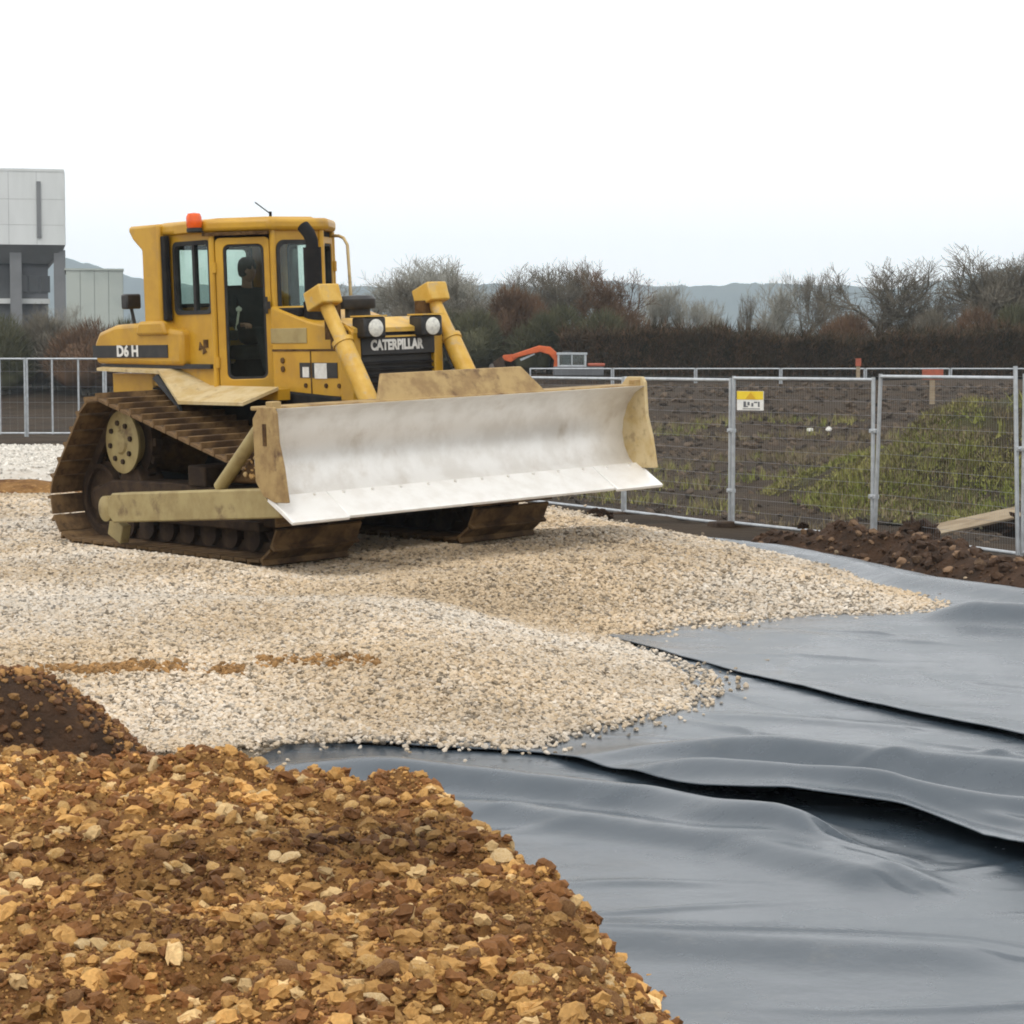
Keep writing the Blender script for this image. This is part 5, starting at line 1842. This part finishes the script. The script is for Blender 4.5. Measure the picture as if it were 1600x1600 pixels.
GT = 'bare winter trees on the skyline'
T_ = [(572, 418, 112, 'mid', 'twig_pale', 'pale twiggy tree just right of the cab grab rail', 1.1, 1), (608, 396, 116, 'wide', 'twig_pale', 'pale twiggy tree between the two lift cylinders, left one', 1.15, 2),
      (655, 394, 118, 'wide', 'twig_pale', 'pale grey twiggy tree above the far lift cylinder bracket', 1.2, 3), (700, 416, 113, 'wide', 'twig_pale', 'pale twiggy tree right of the far lift cylinder bracket', 1.1, 1),
      (630, 425, 110, 'wide', 'twig', 'grey spreading tree seen over the radiator guard', 1.0, 1),
      (718, 408, 111, 'pole', 'twig', 'thin straight bare tree right of the lift cylinders', .5, 1), (742, 448, 109, 'mid', 'twig', 'low grey twiggy tree beside the thin straight tree', 1.2, 2),
      (795, 408, 116, 'wide', 'twig', 'small bare tree above the red-brown bush', .75, 3), (818, 440, 112, 'mid', 'twig_pale', 'pale low tree right of the red-brown bush', .9, 2),
      (862, 402, 114, 'wide', 'twig', 'forked bare tree above the excavator boom, left of a pair', .9, 1), (903, 396, 117, 'slim', 'twig', 'upright bare tree in the middle of the pair above the excavator', .9, 1),
      (940, 402, 113, 'wide', 'twig_brown', 'brownish bare tree, right of the pair above the excavator', .95, 3),
      (980, 452, 120, 'mid', 'twig_pale', 'faint pale tree at the left end of the blue hill view', .8, 1), (1012, 440, 124, 'slim', 'twig_pale', 'faint slim tree in front of the blue hills, above the blade tip', .9, 2), (1046, 436, 123, 'slim', 'twig_pale', 'tallest faint slim tree in front of the blue hills', .9, 1),
      (1075, 462, 121, 'slim', 'twig_pale', 'short faint sapling right of the tallest faint slim tree', .9, 3), (1118, 482, 118, 'slim', 'twig_pale', 'very small sapling poking over the hedge left of the twin poles', .8, 1),
      (1150, 455, 116, 'pole', 'twig', 'left of two thin pole trees above the sign', .45, 2), (1166, 450, 116, 'pole', 'twig', 'right of two thin pole trees above the sign', .45, 3),
      (1222, 432, 122, 'slim', 'twig_pale', 'grey slim tree left of the tall thin one', 1.0, 2), (1249, 418, 121, 'slim', 'twig', 'tall thin grey tree midway between sign and spreading oak', .7, 3),
      (1200, 468, 120, 'mid', 'twig_pale', 'low pale tree left of the grey slim trees', 1.0, 2), (1290, 462, 120, 'mid', 'twig', 'low grey tree left of the spreading oak', 1.0, 3),
      (1372, 402, 118, 'wide', 'twig', 'broad spreading bare oak standing alone above the hedge', 1.15, 2), (1420, 470, 116, 'mid', 'twig', 'low twiggy tree right of the spreading oak', 1.1, 1), (1326, 470, 116, 'mid', 'twig', 'low twiggy tree at the foot of the spreading oak', 1.0, 1),
      (1550, 378, 112, 'wide', 'twig', 'tall spreading bare tree near the right edge', 1.05, 3), (1600, 386, 114, 'wide', 'twig', 'tall bare tree cut by the right edge', 1.0, 1), (1500, 448, 117, 'mid', 'twig', 'smaller tree left of the tall tree at the right edge', 1.0, 3),
      (60, 470, 112, 'mid', 'twig', 'low bare tree in front of the grey building', 1.0, 2), (108, 470, 108, 'mid', 'twig_pale', 'thin green-grey tree in front of the pale shed', .6, 3)]
for (u, vt, Y, kd, mt, lab, wd, sd_) in T_:
    tree(u, vt, Y, kd, mt, lab, wd, sd_, GT)

GB = 'bushes and scrub behind the site'
B_ = [(560, 496, 108, 1.6, 1.2, 'twig_green', 'olive bush right of the cab, behind the hood'), (622, 492, 107, 1.9, 1.2, 'twig', 'grey twiggy bush behind the radiator guard'), (690, 488, 108, 1.9, 1.2, 'twig_green', 'olive bush behind the far lift cylinder'),
      (740, 490, 106, 1.7, 1.2, 'twig_green', 'olive bush right of the far lift cylinder'), (792, 450, 107, 1.5, 1.2, 'twig_brown', 'red-brown bush left of the excavator boom'), (838, 494, 106, 1.5, 1.2, 'twig_green', 'dark olive bush directly above the excavator boom'),
      (878, 482, 107, 1.6, 1.2, 'twig_green', 'tall dark olive bush above the excavator cab'), (932, 490, 106, 1.8, 1.2, 'twig_green', 'olive bush at the left end of the hedge'), (970, 490, 108, 1.4, 1.2, 'twig_brown', 'brown bush against the left end of the hedge'),
      (1330, 498, 108, 1.8, 1.2, 'twig_brown', 'brown scrub on the hedge at the foot of the oak'), (1450, 490, 107, 1.9, 1.2, 'twig', 'grey-brown scrub on the hedge right of the oak'), (1520, 486, 107, 1.9, 1.2, 'twig_brown', 'brown scrub under the tall tree near the right edge'), (1590, 482, 107, 1.8, 1.2, 'twig_green', 'olive scrub at the right edge'),
      (10, 498, 100, 2.0, 1.3, 'twig_green', 'olive scrub at the left edge below the grey building'), (75, 496, 101, 2.0, 1.3, 'twig', 'grey scrub below the grey building, left of the bulldozer'), (140, 505, 100, 1.9, 1.3, 'twig_brown', 'brown scrub below the pale shed'), (205, 506, 101, 1.9, 1.3, 'twig_green', 'olive scrub behind the fuel tank'), (275, 500, 101, 2.0, 1.3, 'twig_green', 'olive scrub behind the cab'),
      (345, 500, 101, 2.0, 1.3, 'twig_brown', 'brown scrub behind the cab door'), (420, 496, 102, 2.0, 1.3, 'twig_green', 'olive scrub behind the windscreen'), (495, 488, 104, 2.0, 1.3, 'twig', 'grey scrub behind the engine hood')]
for i, (u, vt, Y, hw, dp, mt, lab) in enumerate(B_):
    bush('bush', u, vt, Y, hw, dp, mt, lab, GB, 500 + i, n=7000 if u > 540 or u < 230 else 3000)

# long hedge along the back
hg = empty('hedge', (0, 105, float(ground_z(np.array(0.0), np.array(105.0)))))
tag(hg, 'long dark brown winter hedge along the back of the site', 'hedge')
g = np.random.default_rng(9)
hxs = np.linspace(2.4, 34, 320)
top_ = (aty(0, 517, 105)[2] - hg.location.z) + 1.1 * fbm(hxs * .28, hxs * .1, 161) + .7 * fbm(hxs * 1.1, hxs * .3, 162)
rows = []
for f, dy in ((0, -1.25), (.35, -1.35), (.7, -1.15), (.92, -.7), (1.0, 0), (.92, .8), (0, 1.2)):
    jit = .35 * fbm(hxs * 1.4, hxs * 0 + f * 7, 170)
    rows.append(np.stack([hxs, dy + jit, (top_ - .12) * f + .15 * jit], 1))
rows = np.array(rows)
grid_mesh('inner_growth', rows[..., 0], rows[..., 1], rows[..., 2], M['hedge'], False, parent=hg)
n = 60000
x = g.uniform(2.2, 34, n)
t = np.interp(x, hxs, top_)
f = g.random(n) ** .7
c = np.stack([x, np.where(f > .9, g.uniform(-1.2, .8, n), -1.25 - .25 * g.random(n)), f * (t - .05)], 1)
d = np.stack([g.normal(0, .5, n), -.5 + g.normal(0, .4, n), .8 + g.normal(0, .4, n)], 1)
d /= np.linalg.norm(d, axis=1)[:, None]
sd_ = np.cross(d, g.normal(0, 1, (n, 3)))
sd_ /= np.linalg.norm(sd_, axis=1)[:, None]
w = .022 * g.uniform(.5, 1.3, n)
V = np.stack([c - sd_ * w[:, None], c + sd_ * w[:, None], c + d * ((.42 + .5 * (f > .93) * g.random(n)) * g.uniform(.4, 1.2, n))[:, None]], 1).reshape(-1, 3)
fast_mesh('twigs', V[: n * 2 // 3 * 3], np.arange(n * 2 // 3 * 3).reshape(-1, 3), M['hedge'], hg)
fast_mesh('brown_twigs', V[n * 2 // 3 * 3:], np.arange(n * 3 - n * 2 // 3 * 3).reshape(-1, 3), M['twig_brown'], hg)

# ================================================================== BUILDINGS at the far left
YB = 150.0
bd_ = empty('industrial_building', (-30, YB, 0), (0, 0, R(12.5)))
tag(bd_, 'pale grey clad industrial building with overhanging upper storey at the left edge', 'building')


def bl_(u, v):
    p = aty(u, v, YB)
    return p[0] + 30, p[2]


xr, zt = bl_(100, 268)
_, zs = bl_(0, 383)
xl = -26.0
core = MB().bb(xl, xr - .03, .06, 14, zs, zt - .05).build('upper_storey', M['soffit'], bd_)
pw = (bl_(57, 0)[0] - bl_(14, 0)[0])
x = xr
k = 0
while x > xl + .3:
    x0 = max(xl, x - pw)
    for z0, z1 in ((zs, bl_(0, 352)[1]), (bl_(0, 352)[1], bl_(0, 312)[1]), (bl_(0, 312)[1], zt)):
        MB().bb(x0 + .008, x - .008, -.02, .05, z0 + .008, z1 - .008).build('cladding_panel', M['cladding'], core)
    x = x0
    k += 1
for z0, z1 in ((zs, bl_(0, 352)[1]), (bl_(0, 352)[1], zt)):
    for j in range(5):
        MB().bb(xr - .03, xr + .04, .08 + 2.75 * j, .04 + 2.75 * (j + 1), z0 + .02, z1 - .02).build('cladding_panel', M['cladding'], core)
dx = bl_(57, 0)[0]
MB().bb(dx - .13, dx + .13, -.14, -.03, bl_(0, 372)[1], bl_(0, 284)[1]).build('downpipe', M['soffit'], bd_)
MB().bb(xl, xr, -.05, 14.05, zt - .02, zt + .15).build('roof_edge', M['cladding'], bd_)
xs_, zl = bl_(78, 411)
vs = [(xl, 0, zs), (xr - .05, 0, zs), (xr - .05, 14, zs), (xl, 14, zs), (xl, 1.2, zl), (xs_, 1.2, zl), (xs_, 13, zl), (xl, 13, zl)]
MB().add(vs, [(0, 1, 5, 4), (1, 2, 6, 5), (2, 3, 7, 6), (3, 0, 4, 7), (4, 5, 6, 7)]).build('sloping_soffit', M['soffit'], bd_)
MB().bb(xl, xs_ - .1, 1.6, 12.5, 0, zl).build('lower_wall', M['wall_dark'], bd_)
for u in (88, 20, -50, -120):
    cx = bl_(u, 0)[0]
    MB().bb(cx - .38, cx + .38, .5, 1.3, 0, zs - .3).build('column', M['soffit'], bd_)
MB().bb(xl, xs_, 1.3, 1.55, bl_(0, 474)[1], bl_(0, 466)[1]).build('wall_rail', M['cladding'], bd_)
for u in (30, 48, 66):
    cx = bl_(u, 0)[0]
    f = MB().bb(cx - .3, cx + .3, 1.52, 1.58, bl_(0, 456)[1], bl_(0, 430)[1]).build('window', M['window_far'], bd_)
YS = 140.0
sh_ = empty('storage_shed', (aty(142, 0, YS)[0], YS, 0), (0, 0, R(11)))
tag(sh_, 'pale green-grey sheeted shed between the grey building and the bulldozer', 'shed')
hw = aty(186, 0, YS)[0] - aty(142, 0, YS)[0]
zt = aty(0, 421, YS)[2]
sc_ = MB().bb(-hw + .03, hw - .03, .05, 7, 0, zt - .05).build('shed_wall', M['soffit'], sh_)
for j in range(4):
    x0, x1 = -hw + 2 * hw * j / 4, -hw + 2 * hw * (j + 1) / 4
    MB().bb(x0 + .012, x1 - .012, -.02, .04, .1, zt - .06).build('sheet_panel', M['shed'], sc_)
MB().bb(hw - .03, hw + .03, .06, 7, .1, zt - .06).build('sheet_panel', M['shed'], sc_)
MB().bb(-hw - .08, hw + .08, -.08, 7.1, zt - .06, zt + .06).build('roof_edge', M['shed'], sh_)

# ================================================================== HILLS and AIR
hu = np.array([-900, -300, 0, 60, 100, 150, 200, 260, 400, 560, 700, 850, 960, 1040, 1120, 1200, 1290, 1370, 1430, 1490, 1560, 1650, 1900, 2600])
hv = np.array([430, 410, 402, 400, 402, 412, 428, 440, 448, 446, 444, 446, 440, 446, 444, 441, 446, 450, 444, 432, 420, 412, 425, 440])
YH = 2500.0
X = np.linspace(-1300, 1300, 900)
Yr = np.array([2150, 2240, 2330, 2420, 2500, 2600, 2800])
prof_ = np.array([0, .18, .45, .75, 1.0, .9, .3])
u_ = 800 + X / YH * F_PX
crest = CAM_H + (565 - np.interp(u_, hu, hv)) / F_PX * YH
HX, HY = np.meshgrid(X, Yr)
HZ = crest[None] * prof_[:, None] + (7.0 * fbm(HX * .06, HY * .03, 181, 4, .7) + 7.0 * fbm(HX * .012, HY * .012, 182)) * (prof_[:, None] > .1) - 1.0
tag(grid_mesh('hills', HX, HY, HZ, M['hill']), kind='structure')

hz_m = bpy.data.materials.new('thin_haze')
hz_m.use_nodes = True
nt = hz_m.node_tree
nt.nodes.remove(nt.nodes['Principled BSDF'])
pv = nt.nodes.new('ShaderNodeVolumePrincipled')
pv.inputs['Color'].default_value = (.76, .90, 1.0, 1)
pv.inputs['Density'].default_value = .0003
pv.inputs['Anisotropy'].default_value = .2
nt.links.new(pv.outputs[0], nt.nodes['Material Output'].inputs['Volume'])
hz_o = MB().bb(-3000, 3000, -450, 3000, -3.0, 160).build('haze', hz_m)
tag(hz_o, kind='stuff')
